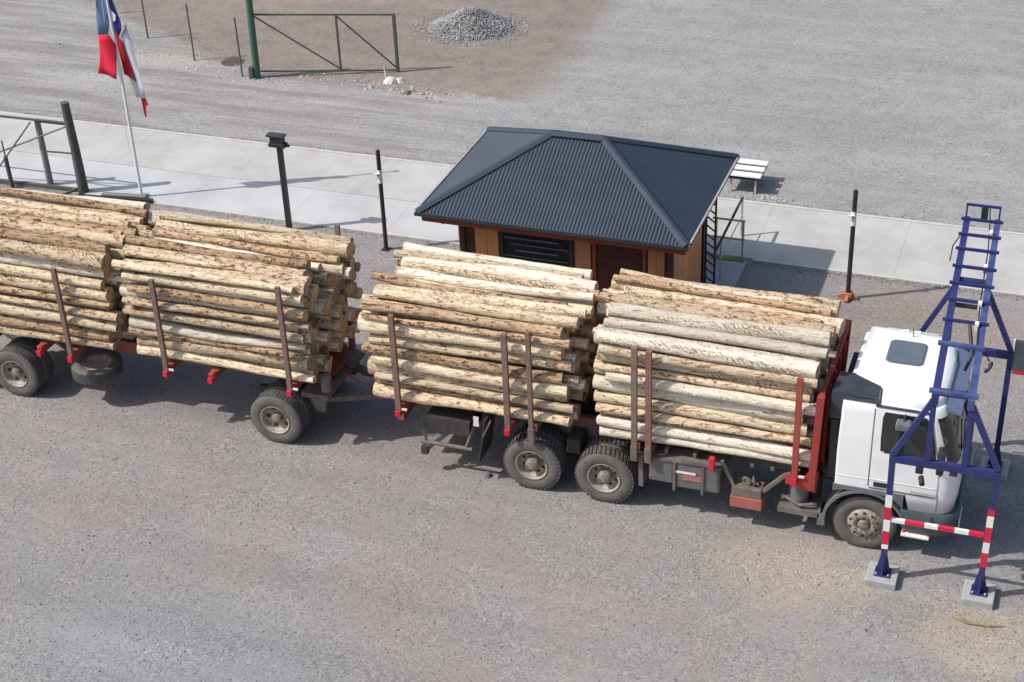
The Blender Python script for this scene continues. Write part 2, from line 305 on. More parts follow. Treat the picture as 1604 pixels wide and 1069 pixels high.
class MB:
    def __init__(s): s.v = []; s.f = []; s.mi = []; s.sm = []; s.k = 0
    def add(s, vs, fs, smooth=False, k=None):
        o = len(s.v); s.v += [Vector(p) for p in vs]
        for f in fs: s.f.append([i + o for i in f]); s.mi.append(s.k if k is None else k); s.sm.append(smooth)
        return s
    def box(s, x0, x1, y0, y1, z0, z1, b=0):
        if b <= 0:
            vs = [(x, y, z) for z in (z0, z1) for y in (y0, y1) for x in (x0, x1)]
            return s.add(vs, [(0, 2, 3, 1), (4, 5, 7, 6), (0, 1, 5, 4), (2, 6, 7, 3), (0, 4, 6, 2), (1, 3, 7, 5)])
        bm = bmesh.new(); bmesh.ops.create_cube(bm, size=1)
        for v in bm.verts: v.co = Vector(((x0 + x1) / 2 + v.co.x * (x1 - x0), (y0 + y1) / 2 + v.co.y * (y1 - y0), (z0 + z1) / 2 + v.co.z * (z1 - z0)))
        bmesh.ops.bevel(bm, geom=bm.edges[:], offset=b, segments=2, affect='EDGES', profile=.5)
        return s.bm(bm)
    def bm(s, bm, smooth=False):
        bm.verts.index_update(); s.add([v.co.copy() for v in bm.verts], [[v.index for v in f.verts] for f in bm.faces], smooth); bm.free(); return s
    def beam(s, a, c, w, h=None, hint=(0, 0, 1)):
        a, c = Vector(a), Vector(c); h = h or w; d, sd, u = basis(c - a, hint)
        vs = [p + sd * (i * w / 2) + u * (j * h / 2) for p in (a, c) for i, j in ((-1, -1), (1, -1), (1, 1), (-1, 1))]
        return s.add(vs, [(3, 2, 1, 0), (4, 5, 6, 7), (0, 1, 5, 4), (1, 2, 6, 5), (2, 3, 7, 6), (3, 0, 4, 7)])
    def tube(s, pts, r, seg=10, cap=True):
        pts = [Vector(p) for p in pts]; rr = r if isinstance(r, (list, tuple)) else [r] * len(pts); vs = []; fs = []
        for i, p in enumerate(pts):
            d = (pts[min(i + 1, len(pts) - 1)] - pts[max(i - 1, 0)]); _, sd, u = basis(d)
            for k in range(seg): a = 2 * math.pi * k / seg; vs.append(p + (sd * math.cos(a) + u * math.sin(a)) * rr[i])
        for i in range(len(pts) - 1):
            for k in range(seg): fs.append((i * seg + k, i * seg + (k + 1) % seg, (i + 1) * seg + (k + 1) % seg, (i + 1) * seg + k))
        s.add(vs, fs, True)
        if cap: s.add(vs[:seg], [tuple(range(seg - 1, -1, -1))]); s.add(vs[-seg:], [tuple(range(seg))])
        return s
    def lathe(s, prof, c, axis=(0, 1, 0), seg=32, smooth=True):
        c = Vector(c); d, sd, u = basis(Vector(axis)); vs = []; fs = []; n = len(prof)
        for k in range(seg):
            a = 2 * math.pi * k / seg; e = sd * math.cos(a) + u * math.sin(a)
            for r, t in prof: vs.append(c + e * r + d * t)
        for k in range(seg):
            for i in range(n - 1): fs.append((k * n + i, k * n + i + 1, ((k + 1) % seg) * n + i + 1, ((k + 1) % seg) * n + i))
        return s.add(vs, fs, smooth)
    def prism(s, poly, axis, t0, t1):
        """poly 2D; axis 'y': (x,z); 'x': (y,z); 'z': (x,y)"""
        def P(p, t): return {'y': (p[0], t, p[1]), 'x': (t, p[0], p[1]), 'z': (p[0], p[1], t)}[axis]
        n = len(poly); vs = [P(p, t0) for p in poly] + [P(p, t1) for p in poly]
        fs = [tuple(range(n)), tuple(range(2 * n - 1, n - 1, -1))] + [(i, (i + 1) % n, n + (i + 1) % n, n + i) for i in range(n)]
        return s.add(vs, fs)
    def build(s, name, mats, parent=None, at=None, fixn=True):
        if at is None: at = ORI[parent.name] if parent else Vector((0, 0, 0))
        at = Vector(at); me = bpy.data.meshes.new(name)
        me.from_pydata([tuple(p - at) for p in s.v], [], s.f)
        for mm in (mats if isinstance(mats, (list, tuple)) else [mats]): me.materials.append(mm)
        me.polygons.foreach_set('material_index', s.mi); me.polygons.foreach_set('use_smooth', s.sm)
        if fixn:
            bm = bmesh.new(); bm.from_mesh(me); bmesh.ops.recalc_face_normals(bm, faces=bm.faces[:]); bm.to_mesh(me); bm.free()
        me.update(); o = bpy.data.objects.new(name, me); COL.objects.link(o); ORI[o.name] = at.copy()
        if parent: o.parent = parent; o.location = at - ORI[parent.name]
        else: o.location = at
        return o

def tag(o, label=None, cat=None, group=None, kind=None):
    if label: o['label'] = label
    if cat: o['category'] = cat
    if group: o['group'] = group
    if kind: o['kind'] = kind
    return o
def thing(name, label, cat, loc, group=None):
    o = bpy.data.objects.new(name, None); COL.objects.link(o); o.location = loc; o.empty_display_size = .2
    ORI[o.name] = Vector(loc); return tag(o, label, cat, group)
def copy_tree(o, parent=None, shift=None):
    c = o.copy(); COL.objects.link(c); c.parent = parent
    if shift is not None: c.location = o.location + Vector(shift)
    ORI[c.name] = ORI[o.name] + (Vector(shift) if shift is not None else (ORI[parent.name] - ORI[o.parent.name] if parent and o.parent else Vector()))
    for ch in [x for x in list(COL.objects) if x.parent == o]: copy_tree(ch, c)
    return c

# ------------------------------------------------------------------ ground
gm = ground_mat()
g = MB().add([(-150, -150, 0), (150, -150, 0), (150, 150, 0), (-150, 150, 0)], [(0, 1, 2, 3)]).build('ground', gm); tag(g, kind='structure')

def slabs(name, xs, y0, y1, z, m, skew=0):
    root = MB().box(xs[0], xs[-1], y0 + .02, y1 - .02, z - .06, z - .006).build(name, dark_conc); tag(root, kind='structure')
    for a, c in zip(xs[:-1], xs[1:]):
        h = z + rnd.uniform(-.0005, .0005)
        MB().box(a + .002, c - .002, y0, y1, z - .05, h, .0015).build('slab', m, root)
    return root
dark_conc = mat('joint_filler', (.40, .39, .37), (.34, .33, .31), rough=.95)
xs = [-60, -45, -38] + [-32 + 3.4 * i for i in range(0, 8)] + [-4.6]
xs = sorted(set(round(x, 2) for x in xs if x <= -4.6))
slabs('pavement', xs, 9.05, 11.13, .03, pave_m)
slabs('forecourt', [-60, -40, -30, -22.5, -18.3, -15.2, -12.1, -9.2, -6.6, -3.75], 7.36, 9.035, .026, apron_m)
slabs('pavement', [-4.6, -1.4, 1.8, 5.0, 8.3, 11.6, 15, 20, 30, 45, 60], 8.40, 11.11, .03, pave_m)
k = MB()
for x0, x1, y in ((-60, -4.6, 11.13), (-4.6, 60, 11.11)): k.box(x0, x1, y + .004, y + .09, -.05, .045)
k.box(1.9, 60, 8.31, 8.392, -.05, .04)
k.box(-60, -3.8, 7.27, 7.352, -.05, .036)
tag(k.build('kerb', mat('kerb_concrete', (.55, .535, .50), (.46, .44, .41), scale=3, rough=.9)), kind='structure')

# scattered stones: low poly pebbles
def pebbles(name, pts, rs, mats, flat=.6, kind='stuff', label=None, cat=None, group=None, seed=3, slab=False):
    rg = np.random.default_rng(seed); n = len(pts)
    base = np.array([(1, 0, 0), (0, 1, 0), (-1, 0, 0), (0, -1, 0), (0, 0, 1), (0, 0, -1)], float)
    fc = np.array([(0, 1, 4), (1, 2, 4), (2, 3, 4), (3, 0, 4), (1, 0, 5), (2, 1, 5), (3, 2, 5), (0, 3, 5)])
    a = rg.uniform(0, 6.28, n); ca, sa = np.cos(a), np.sin(a)
    sc = np.stack([rs * rg.uniform(.7, 1.5, n), rs * rg.uniform(.6, 1.1, n), rs * flat * rg.uniform(.6, 1.2, n)], 1)
    v = base[None] * sc[:, None] * rg.uniform(.8, 1.2, (n, 6, 1))
    x = v[..., 0] * ca[:, None] - v[..., 1] * sa[:, None]; y = v[..., 0] * sa[:, None] + v[..., 1] * ca[:, None]
    v = np.stack([x, y, v[..., 2]], -1) + np.asarray(pts)[:, None]
    f = (fc[None] + 6 * np.arange(n)[:, None, None]).reshape(-1, 3)
    me = bpy.data.meshes.new(name); me.vertices.add(n * 6); me.vertices.foreach_set('co', v.reshape(-1).astype(np.float32))
    me.loops.add(len(f) * 3); me.loops.foreach_set('vertex_index', f.reshape(-1).astype(np.int32))
    me.polygons.add(len(f)); me.polygons.foreach_set('loop_start', (np.arange(len(f)) * 3).astype(np.int32))
    mi = np.repeat(rg.integers(0, len(mats), n), 8).astype(np.int32)
    me.polygons.foreach_set('material_index', mi)
    for mm in mats: me.materials.append(mm)
    me.update(calc_edges=True); me.validate()
    o = bpy.data.objects.new(name, me); COL.objects.link(o); tag(o, label, cat, group, kind); return o
st1 = mat('stone_grey', (.25, .25, .255), (.33, .33, .33), rough=.95, scale=3); st2 = mat('stone_brown', (.28, .25, .235), (.20, .18, .17), rough=.95, scale=3)
st3 = mat('stone_pale', (.46, .45, .44), (.38, .37, .36), rough=.95, scale=3); st4 = mat('stone_dark', (.13, .13, .135), (.17, .165, .16), rough=.95, scale=3)
rg = np.random.default_rng(11)
def scatter(n, x0, x1, y0, y1):
    x = rg.uniform(x0, x1, n); y = rg.uniform(y0, y1, n); return np.stack([x, y, np.zeros(n)], 1)
p = scatter(150000, -20, 12, -10, 7.0); r_ = np.clip(rg.lognormal(-4.62, .34, len(p)), .005, .032); p[:, 2] = r_ * .15
pebbles('loose_gravel', p, r_, [st1, st2, st2, st1, st3, st3, st1, st2, st4], label='loose grey and brown stones spread over the yard before the truck', cat='gravel')
p = scatter(60000, -24, 14, 11.3, 30); keep = (p[:, 0] > -6 + rg.normal(0, .8, len(p))) | (rg.random(len(p)) < .18); p = p[keep]; r_ = np.clip(rg.lognormal(-4.3, .30, len(p)), .006, .035); p[:, 2] = r_ * .15
pebbles('loose_gravel', p, r_, [st1, st1, st3, st2, st1, st3], seed=5, label='loose pale grey stones across the open lot beyond the pavement', cat='gravel')
def blobpts(n, c, s): q = rg.normal(0, 1, (n, 2)) * np.array(s) + np.array(c); return np.concatenate([q, np.zeros((n, 1))], 1)
p = np.concatenate([blobpts(3200, (4.9, -2.1), (1.0, .6)), blobpts(2600, (4.0, -3.0), (1.6, 1.0)), blobpts(3600, (8.3, -3.1), (.8, .55)), blobpts(1200, (1.5, -3), (3, 1.4)), blobpts(700, (7.8, -2.45), (.5, .12)), blobpts(500, (6, -1), (2.5, 1.2))])
pebbles('wood_chips', p, np.clip(rg.lognormal(-4.65, .4, len(p)), .004, .028), [chip_m, st3, st2, chip_m, st3], flat=.25, seed=8, label='yellow bark and wood chips strewn on the yard near the cab', cat='wood chips')
def edge_pts(n, x0, x1, y, s_): return np.stack([rg.uniform(x0, x1, n), y + rg.normal(0, s_, n), np.full(n, .012)], 1)
p = np.concatenate([edge_pts(5200, -24, 10, 11.22, .09), edge_pts(2600, 1.9, 10, 8.28, .09), edge_pts(2600, -22, -3.8, 7.25, .09), edge_pts(700, -20, 10, 10.6, .4), edge_pts(500, -20, 10, 8.9, .5)])
pebbles('grit', p, np.clip(rg.lognormal(-4.4, .35, len(p)), .005, .03), [st2, st1, st3], seed=12, label='grit spilled along the edges of the concrete pavement', cat='grit')
p = np.concatenate([blobpts(420, (-11.6, 15.75), (1.6, .22)), blobpts(260, (-9.5, 15.5), (.9, .22)), blobpts(260, (-17.3, 16.1), (1.5, .35)), blobpts(120, (-13.9, 15.2), (.5, .2)), blobpts(160, (1.5, 11.5), (.35, .12))])
pebbles('rubble', p, np.clip(rg.lognormal(-3.75, .45, len(p)), .010, .08), [st3, lime_m, st3, st1, st2], seed=9, label='pale rubble along the ground at the foot of the green gate', cat='rubble')

# gravel heap
hb = MB(); N = 26
vs = []
for i in range(N + 1):
    for j in range(N + 1):
        u, v = i / N * 2 - 1, j / N * 2 - 1; d = math.sqrt(u * u + v * v)
        hgt = (max(0, 1 - d * d) ** 1.3) * .50 * (1 + .2 * math.sin(5 * u + 2) * math.cos(4 * v)) + (rnd.uniform(-.02, .03) if d < 1 else 0)
        vs.append((-9.55 + u * 1.35, 20.7 + v * 1.15, hgt - .02))
hb.add(vs, [(i * (N + 1) + j, (i + 1) * (N + 1) + j, (i + 1) * (N + 1) + j + 1, i * (N + 1) + j + 1) for i in range(N) for j in range(N)], True)
heap = hb.build('gravel_heap', mat('heap_gravel', (.13, .15, .165), (.20, .215, .22), (.30, .30, .29), scale=22, rough=.95, bump=.8, bscale=40), at=(-9.55, 20.7, 0)); tag(heap, 'small heap of dark grey crushed stone on the brown soil', 'gravel heap')
q = []
for _ in range(7500):
    a = rnd.uniform(0, 6.28); d = math.sqrt(rnd.random()) * (1.0 if rnd.random() < .85 else 1.4); 
    if d > 1.5: continue
    u, v = math.cos(a) * d, math.sin(a) * d; hgt = (max(0, 1 - d * d) ** 1.3) * .50 * (1 + .2 * math.sin(5 * u + 2) * math.cos(4 * v)) + .005
    q.append((-9.55 + u * 1.35, 20.7 + v * 1.15, hgt))
q = np.array(q); hs_ = pebbles('stones', q - np.array((-9.55, 20.7, 0)), np.clip(rg.lognormal(-3.6, .35, len(q)), .012, .07), [st1, st3, st1, st4], seed=10); hs_.parent = heap

# ------------------------------------------------------------------ booth
booth = thing('guard_booth', 'small wooden guard booth with dark corrugated hip roof beside the pavement', 'booth', (-1.35, 6.55, 0))
EX0, EX1, EY0, EY1, EZ, RZ = -4.18, 1.53, 3.83, 8.13, 2.60, 3.70
RX0, RX1, RY = -1.92, -.82, 5.98
def corr(a, b_, ra, rb, name, pitch=.076, amp=.011, per=6):
    a, b_, ra, rb = map(Vector, (a, b_, ra, rb)); e = (b_ - a); L = e.length; e.normalize()
    nrm = e.cross((ra - a)).normalized(); 
    if nrm.z < 0: nrm = -nrm
    up = nrm.cross(e).normalized()
    if up.z < 0: up = -up
    sa, sb = (ra - a).dot(e), (rb - a).dot(e); H = (ra - a).dot(up)
    n = int(L / pitch * per); vs = []; fs = []
    for i in range(n + 1):
        s_ = L * i / n
        h = H if sa <= s_ <= sb else (H * s_ / sa if s_ < sa else H * (L - s_) / (L - sb))
        o = nrm * (amp * math.cos(2 * math.pi * s_ / pitch))
        vs += [a + e * s_ - up * .05 + o, a + e * s_ + up * h * .995 + o]
    fs = [(2 * i, 2 * i + 2, 2 * i + 3, 2 * i + 1) for i in range(n)]
    return MB().add(vs, fs, True).build(name, roof_m, booth, fixn=False)
corr((EX0, EY0, EZ), (EX1, EY0, EZ), (RX0, RY, RZ), (RX1, RY, RZ), 'roof_slope')
corr((EX1, EY0, EZ), (EX1, EY1, EZ), (RX1, RY, RZ), (RX1, RY + .001, RZ), 'roof_slope')
corr((EX1, EY1, EZ), (EX0, EY1, EZ), (RX1, RY, RZ), (RX0, RY, RZ), 'roof_slope')
corr((EX0, EY1, EZ), (EX0, EY0, EZ), (RX0, RY, RZ), (RX0, RY + .001, RZ), 'roof_slope')
def cap(a, c, w=.17):
    a, c = Vector(a), Vector(c); d = (c - a).normalized(); s_ = d.cross(Vector((0, 0, 1))).normalized(); u = s_.cross(d)
    m_ = MB(); vs = []
    for p in (a, c):
        vs += [p + s_ * w - u * .035, p + s_ * .035 + u * .018, p - s_ * .035 + u * .018, p - s_ * w - u * .035, p + s_ * w - u * .05, p - s_ * w - u * .05]
    m_.add(vs, [(0, 1, 7, 6), (1, 2, 8, 7), (2, 3, 9, 8), (0, 6, 10, 4), (3, 5, 11, 9), (0, 4, 5, 3, 2, 1), (6, 7, 8, 9, 11, 10)])
    return m_.build('ridge_cap', cap_m, booth)
zc = .03
cap((RX0, RY, RZ + zc), (RX1, RY, RZ + zc), .14)
for (x, y) in ((EX0, EY0), (EX1, EY0), (EX1, EY1), (EX0, EY1)):
    cap((RX0 if x < -2 else RX1, RY, RZ + zc), (x, y, EZ + zc + .012), .105)
# gutters / eave flashing
for y in (EY0 - .03, EY1 + .03): MB().beam((EX0 - .03, y, EZ - .035), (EX1 + .03, y, EZ - .035), .045, .07).build('eave_gutter', dark_pl, booth)
flash_m = mat('pale_flashing', (.42, .40, .41), (.33, .32, .34), rough=.4)
MB().beam((EX1 + .02, EY0, EZ + .005), (EX1 + .02, EY1, EZ + .005), .035, .05).build('verge_flashing', flash_m, booth)
MB().beam((EX0 - .02, EY0, EZ + .005), (EX0 - .02, EY1, EZ + .005), .035, .05).build('verge_flashing', flash_m, booth)
for a, c in (((EX0 + .1, EY0 + .06), (EX1 - .05, EY0 + .06)), ((EX0 + .1, EY1 - .06), (EX1 - .05, EY1 - .06)), ((EX0 + .08, EY0 + .1), (EX0 + .08, EY1 - .1)), ((EX1 - .08, EY0 + .1), (EX1 - .08, EY1 - .1))):
    MB().beam((*a, EZ - .155), (*c, EZ - .155), .035, .12).build('fascia_board', fascia_m, booth)
MB().box(EX0 + .12, EX1 - .12, EY0 + .1, EY1 - .1, EZ - .20, EZ - .17).build('soffit', mat('brown_soffit', (.20, .07, .035), (.14, .05, .028), rough=.7), booth)
for i in range(7): MB().box(EX0 + .5 + i * .8, EX0 + .56 + i * .8, EY0 + .1, EY0 + .5, EZ - .26, EZ - .2).build('rafter_end', fascia_m, booth)
WX0, WX1, WY0, WY1, WZ = -3.42, 1.05, 4.40, 7.0, 2.40
# wall core and planks
wall = MB(); t = .06
wall.box(WX0, WX1, WY0, WY0 + t, .05, .9); wall.box(WX0, -2.58, WY0, WY0 + t, .9, WZ); wall.box(-1.02, -.54, WY0, WY0 + t, .9, WZ); wall.box(.52, WX1, WY0, WY0 + t, .9, WZ)
wall.box(WX0, WX1, WY1 - t, WY1, .05, WZ); wall.box(WX0, WX0 + t, WY0 + t, WY1 - t, .05, WZ); wall.box(WX1 - t, WX1, WY0 + t, WY1 - t, .05, WZ)
w = wall.build('wall', trim_m, booth)
def planks(x0, x1, z0, z1, y, n, face='y'):
    st = (x1 - x0) / n
    for i in range(n):
        a = x0 + i * st + .005; c = a + st - .010; d = rnd.uniform(.018, .026)
        if face == 'y': MB().box(a, c, y - d, y - .002, z0, z1).build('plank', plank_m, w)
        else: MB().box(y + .002, y + d, a, c, z0, z1).build('plank', plank_m, w)
planks(WX0 + .28, -2.62, .06, WZ, WY0, 2); planks(-2.60, -1.0, .06, .86, WY0, 8); planks(-.96, -.62, .06, WZ, WY0, 1); planks(.58, WX1 - .12, .06, WZ, WY0, 2)
planks(WY0 + .06, WY1 - .1, .06, WZ, WX1, 10, 'x')
for (x, y) in ((WX0, WY0 - .03), (WX1, WY0 - .03), (WX0, WY1), (WX1, WY1)): MB().box(x - .05, x + .055, y - .02, y + .09, .04, WZ + .005).build('corner_post', trim_m, booth)
MB().box(WX0 - .07, WX0 - .052, WY0 - .05, WY0 + .12, .04, WZ).build('downpipe', steel_w, booth)
wx0, wx1 = -2.58, -1.02
wf = MB(); wf.box(wx0, wx0 + .06, WY0 - .03, WY0 + .05, .9, 2.15); wf.box(wx1 - .06, wx1, WY0 - .03, WY0 + .05, .9, 2.15); wf.box(wx0 + .06, wx1 - .06, WY0 - .03, WY0 + .05, 2.09, 2.15); wf.box(wx0 + .06, wx1 - .06, WY0 - .03, WY0 + .05, .9, .96)
wfo = wf.build('window', dark_pl, booth)
MB().box(wx0 + .06, wx1 - .06, WY0 + .012, WY0 + .02, .96, 2.09).build('pane', glass_m, wfo)
MB().box(wx0, wx1, WY0 - .01, WY0 + .05, 2.152, WZ).build('window_header', fascia_m, booth)
for i in range(6): MB().beam((wx0 + .08 + .12 * (i % 3), WY0 - .008, 1.98 - i * .14), (wx1 - .10 - .2 * ((i + 1) % 2), WY0 - .008, 1.98 - i * .14), .012, .020 if i % 2 else .034).build('blind_slat', blind_m, wfo)
dr = MB().box(-.50, .46, WY0 - .01, WY0 + .05, .06, 2.12).build('door', door_m, booth)
for i in range(8): MB().box(-.46, .42, WY0 - .018, WY0 - .012, .10 + i * .25, .10 + i * .25 + .235).build('panel', door_m, dr)
MB().tube([(.37, WY0 - .06, 1.0), (.37, WY0 - .06, 1.12)], .012, 6).build('handle', steel_w, dr)
for x in (-.545, .51): MB().box(x - .035, x + .035, WY0 - .04, WY0 + .06, .05, 2.16).build('door_jamb', fascia_m, booth)
MB().box(WX0 - .2, 1.80, 3.9, 8.2, -.03, .045).build('base_slab', pad_m, booth)
MB().box(.98, 1.74, 8.13, 8.30, -.02, .07).build('mossy_edge', grass_m, booth)

# lattice ladder by the booth
lad = thing('steel_ladder', 'narrow black steel ladder standing upright against the east wall of booth', 'ladder', (1.36, 6.5, 0))
for x in (1.26, 1.46): MB().beam((x, 6.5, .05), (x, 6.5, 2.5), .04).build('rail', black_m, lad)
for i in range(11): MB().beam((1.28, 6.5, .28 + i * .205), (1.44, 6.5, .16 + i * .205), .026).build('rung', black_m, lad)
# handrail
hr = thing('handrail', 'pale green-grey steel handrail at the pavement edge behind the ladder', 'handrail', (1.3, 8.2, 0))
for x in (1.08, 1.69): MB().beam((x, 8.22, .02), (x, 8.22, 1.04), .05).build('post', steel_w, hr)
for z in (1.02, .56): MB().beam((1.0, 8.22, z), (1.73, 8.22, z), .035).build('rail', steel_w, hr)
rp = thing('side_rail', 'dark rail running back from the ladder across the pavement edge', 'handrail', (1.4, 8.0, 0))
MB().beam((1.42, 6.7, 1.0), (1.40, 9.42, 1.0), .045).build('rail', dark_m, rp); MB().beam((1.40, 9.40, .03), (1.40, 9.40, 1.0), .04).build('post', steel_w, rp); MB().beam((1.42, 7.25, .05), (1.42, 7.25, .98), .035).build('post', steel_w, rp); MB().beam((1.42, 7.2, .55), (1.40, 9.4, .55), .02).build('rail', steel_w, rp)
# slatted bench
bn = thing('slatted_bench', 'white slatted bench on a thin leg behind the booth roof corner', 'bench', (1.0, 12.0, 0))
for i in range(3): MB().box(.40, 1.36, 11.56 + i * .36, 11.80 + i * .36, .46, .50, .008).build('slat', bench_m, bn)
MB().box(.42, 1.34, 11.58, 12.5, .38, .398).build('shelf', dark_m, bn)
for x in (.52, 1.25):
    MB().box(x - .03, x + .03, 11.58, 12.50, .40, .455).build('crossbar', dark_m, bn)
for x in (.62, 1.22): MB().beam((x, 11.68, 0), (x, 11.68, .379), .05).build('leg', steel_w, bn)

# ------------------------------------------------------------------ poles
lp = thing('floodlight_pole', 'black pole carrying a two-tier dark lamp head behind the second load', 'lamp pole', (-8.9, 6.9, 0))
MB().beam((-8.9, 6.9, 0), (-8.9, 6.9, 2.155), .11).build('post', black_m, lp)
hd = MB().box(-9.14, -8.72, 6.80, 7.0, 2.16, 2.25, .012).build('lamp_head', black_m, lp)
MB().box(-9.10, -8.78, 6.83, 6.98, 2.252, 2.40).build('housing', black_m, hd)
MB().box(-9.18, -8.74, 6.80, 7.0, 2.402, 2.46, .012).build('cover', dark_pl, hd)
MB().beam((-8.72, 6.9, 2.20), (-8.64, 6.9, 2.21), .05).build('bracket', black_m, hd)
def sensor_pole(x, y, h, label, red=False):
    r = thing('sensor_pole', label, 'pole', (x, y, 0), 'black poles along the near edge of the pavement')
    MB().tube([(x, y, 0), (x, y, h)], .05, 10).build('post', blackd_m, r)
    MB().tube([(x, y, h - .80), (x, y, h - .48)], .056, 10).build('white_band', safe_wht, r)
    MB().box(x - .11, x + .03, y - .1, y - .057, h - .60, h - .54).build('sensor', safe_wht, r)
    MB().box(x - .02, x + .02, y - .105, y - .10, h - .59, h - .55).build('lens', black_m, r)
    MB().box(x - .10, x + .10, y - .10, y + .10, 0, .012).build('base_plate', orange_m if red else blackd_m, r)
    if red:
        for a, dx, dy in ((0, -.2, 0), (0, .2, 0), (0, 0, -.2), (0, 0, .2)): MB().beam((x, y, .12), (x + dx, y + dy, .02), .07, .09).build('bracket', orange_m, r)
        MB().box(x - .09, x + .09, y - .09, y + .09, .013, .16, .01).build('socket', orange_m, r)
sensor_pole(-6.28, 6.62, 2.5, 'slim black pole with white band, left of the booth roof')
sensor_pole(4.21, 7.23, 2.56, 'slim black pole with white band on rusty orange base right of the booth', True)

# flagpole
fp = thing('flagpole', 'thin white flagpole standing between the wooden fence and the pavement', 'flagpole', (-13.27, 7.5, 0))
MB().tube([(-13.27, 7.5, 0), (-13.27, 7.5, 3.5), (-13.33, 7.5, 7.2)], [.04, .035, .025], 10).build('pole', polew_m, fp)
MB().tube([(-13.36, 7.45, 1.2), (-13.42, 7.44, 4.5), (-13.37, 7.47, 7.1)], .007, 5).build('halyard', polew_m, fp)
MB().lathe([(0, .07), (.05, .05), (.06, 0), (.05, -.04), (0, -.05)], (-13.33, 7.5, 7.24), (0, 0, 1), 12).build('finial', polew_m, fp)
MB().box(-13.40, -13.14, 7.37, 7.63, 0, .08).build('base_block', conc_m, fp)
fl = thing('flag', 'red, white and blue flag with white star hanging folded from white flagpole', 'flag', (-13.3, 7.5, 4))
def cloth(name, poly, y, m, wav=.05, ph=0, fr=9):
    bm = bmesh.new(); vs = [bm.verts.new((x, 0, z)) for x, z in poly]; bm.faces.new(vs)
    bmesh.ops.triangulate(bm, faces=bm.faces[:]); bmesh.ops.subdivide_edges(bm, edges=bm.edges[:], cuts=5, use_grid_fill=True)
    for v in bm.verts: v.co.y = y + wav * math.sin(fr * v.co.x + 1.7 * v.co.z + ph) + .02 * math.sin(4 * v.co.z + ph)
    f0 = bm.faces[:]; r = bmesh.ops.extrude_face_region(bm, geom=f0)
    for e in r['geom']:
        if isinstance(e, bmesh.types.BMVert): e.co.y += .004
    return MB().bm(bm, True).build(name, m, fl)
cloth('blue_canton', [(-13.28, 5.9), (-13.24, 5.05), (-13.37, 4.28), (-13.63, 4.26), (-13.54, 5.05), (-13.50, 5.9)], 7.44, flag_b_backlit)
cloth('red_stripe', [(-13.63, 4.255), (-13.37, 4.275), (-13.24, 4.0), (-13.34, 3.16), (-13.88, 3.24)], 7.44, flag_r, .05)
cloth('blue_canton', [(-13.30, 5.6), (-13.20, 5.2), (-13.03, 4.55), (-13.05, 4.38), (-13.20, 4.18), (-13.38, 4.40), (-13.33, 5.1)], 7.56, flag_b, .06, 1)
cloth('star', [(-13.26, 4.86), (-13.12, 4.74), (-13.15, 4.60), (-13.27, 4.56), (-13.25, 4.68), (-13.34, 4.72)], 7.485, flag_w, .02, 1)
cloth('red_stripe', [(-13.36, 4.42), (-13.22, 4.16), (-13.12, 4.02), (-12.97, 3.02), (-13.28, 3.20)], 7.60, flag_r_shaded, .06, 1.6)
cloth('white_stripe', [(-13.01, 4.52), (-12.90, 4.0), (-12.82, 3.3), (-12.76, 2.66), (-13.10, 2.60), (-13.24, 3.15), (-12.965, 2.98), (-13.10, 4.02), (-13.19, 4.16), (-13.04, 4.36)], 7.66, flag_w, .06, 2)
cloth('red_stripe', [(-12.96, 2.655), (-12.83, 2.66), (-12.75, 2.48), (-12.83, 2.42), (-12.88, 2.12), (-12.93, 2.12)], 7.70, flag_r_shaded, .03, 2)
sb = thing('steel_beam', 'long dark steel beam lying at the forecourt edge by the flagpole', 'beam', (-13.8, 7.15, 0))
MB().beam((-14.72, 7.02, .06), (-12.84, 7.30, .06), .10, .10).build('channel', black_m, sb)
MB().beam((-14.2, 7.2, .135), (-13.1, 7.42, .10), .16, .03).build('top_flange', post_g, sb)

# ------------------------------------------------------------------ left fence
fe = thing('wooden_fence', 'weathered wood and pipe fence end bracing at left by the forecourt', 'fence', (-15, 7.37, 0))
MB().tube([(-14.86, 7.37, 0), (-14.88, 7.37, 1.2), (-14.93, 7.37, 2.42)], [.135, .115, .105], 14).build('thick_post', post_w, fe)
MB().tube([(-15.92, 7.50, 0), (-15.94, 7.50, 1.80)], [.085, .075], 12).build('grey_post', post_g, fe)
MB().tube([(-16.80, 7.12, 0), (-16.82, 7.12, .86)], .055, 8).build('short_post', post_w, fe)
MB().tube([(-16.82, 7.12, .86), (-16.83, 7.12, 1.30)], .022, 8).build('pipe', post_g, fe)
for a, c, r_ in (((-15.0, 7.37, 1.87), (-21, 7.37, 1.79), .035), ((-15.0, 7.42, 1.80), (-15.9, 7.42, 1.79), .02), ((-15.0, 7.40, 1.04), (-15.85, 7.45, .98), .025)): MB().tube([a, c], r_, 8).build('rail', post_w, fe)
for a, c in (((-15.05, 7.36, 1.76), (-17.6, 7.3, .66)), ((-16.05, 7.37, 1.77), (-17.3, 7.25, .35))): MB().tube([a, c], .022, 6).build('brace', fpost_m, fe)
MB().beam((-15.0, 7.30, .10), (-21, 7.20, .06), .08, .07).build('bottom_rail', post_w, fe)
MB().beam((-14.95, 7.2, .16), (-15.35, 6.9, .02), .06).build('strut', post_w, fe)

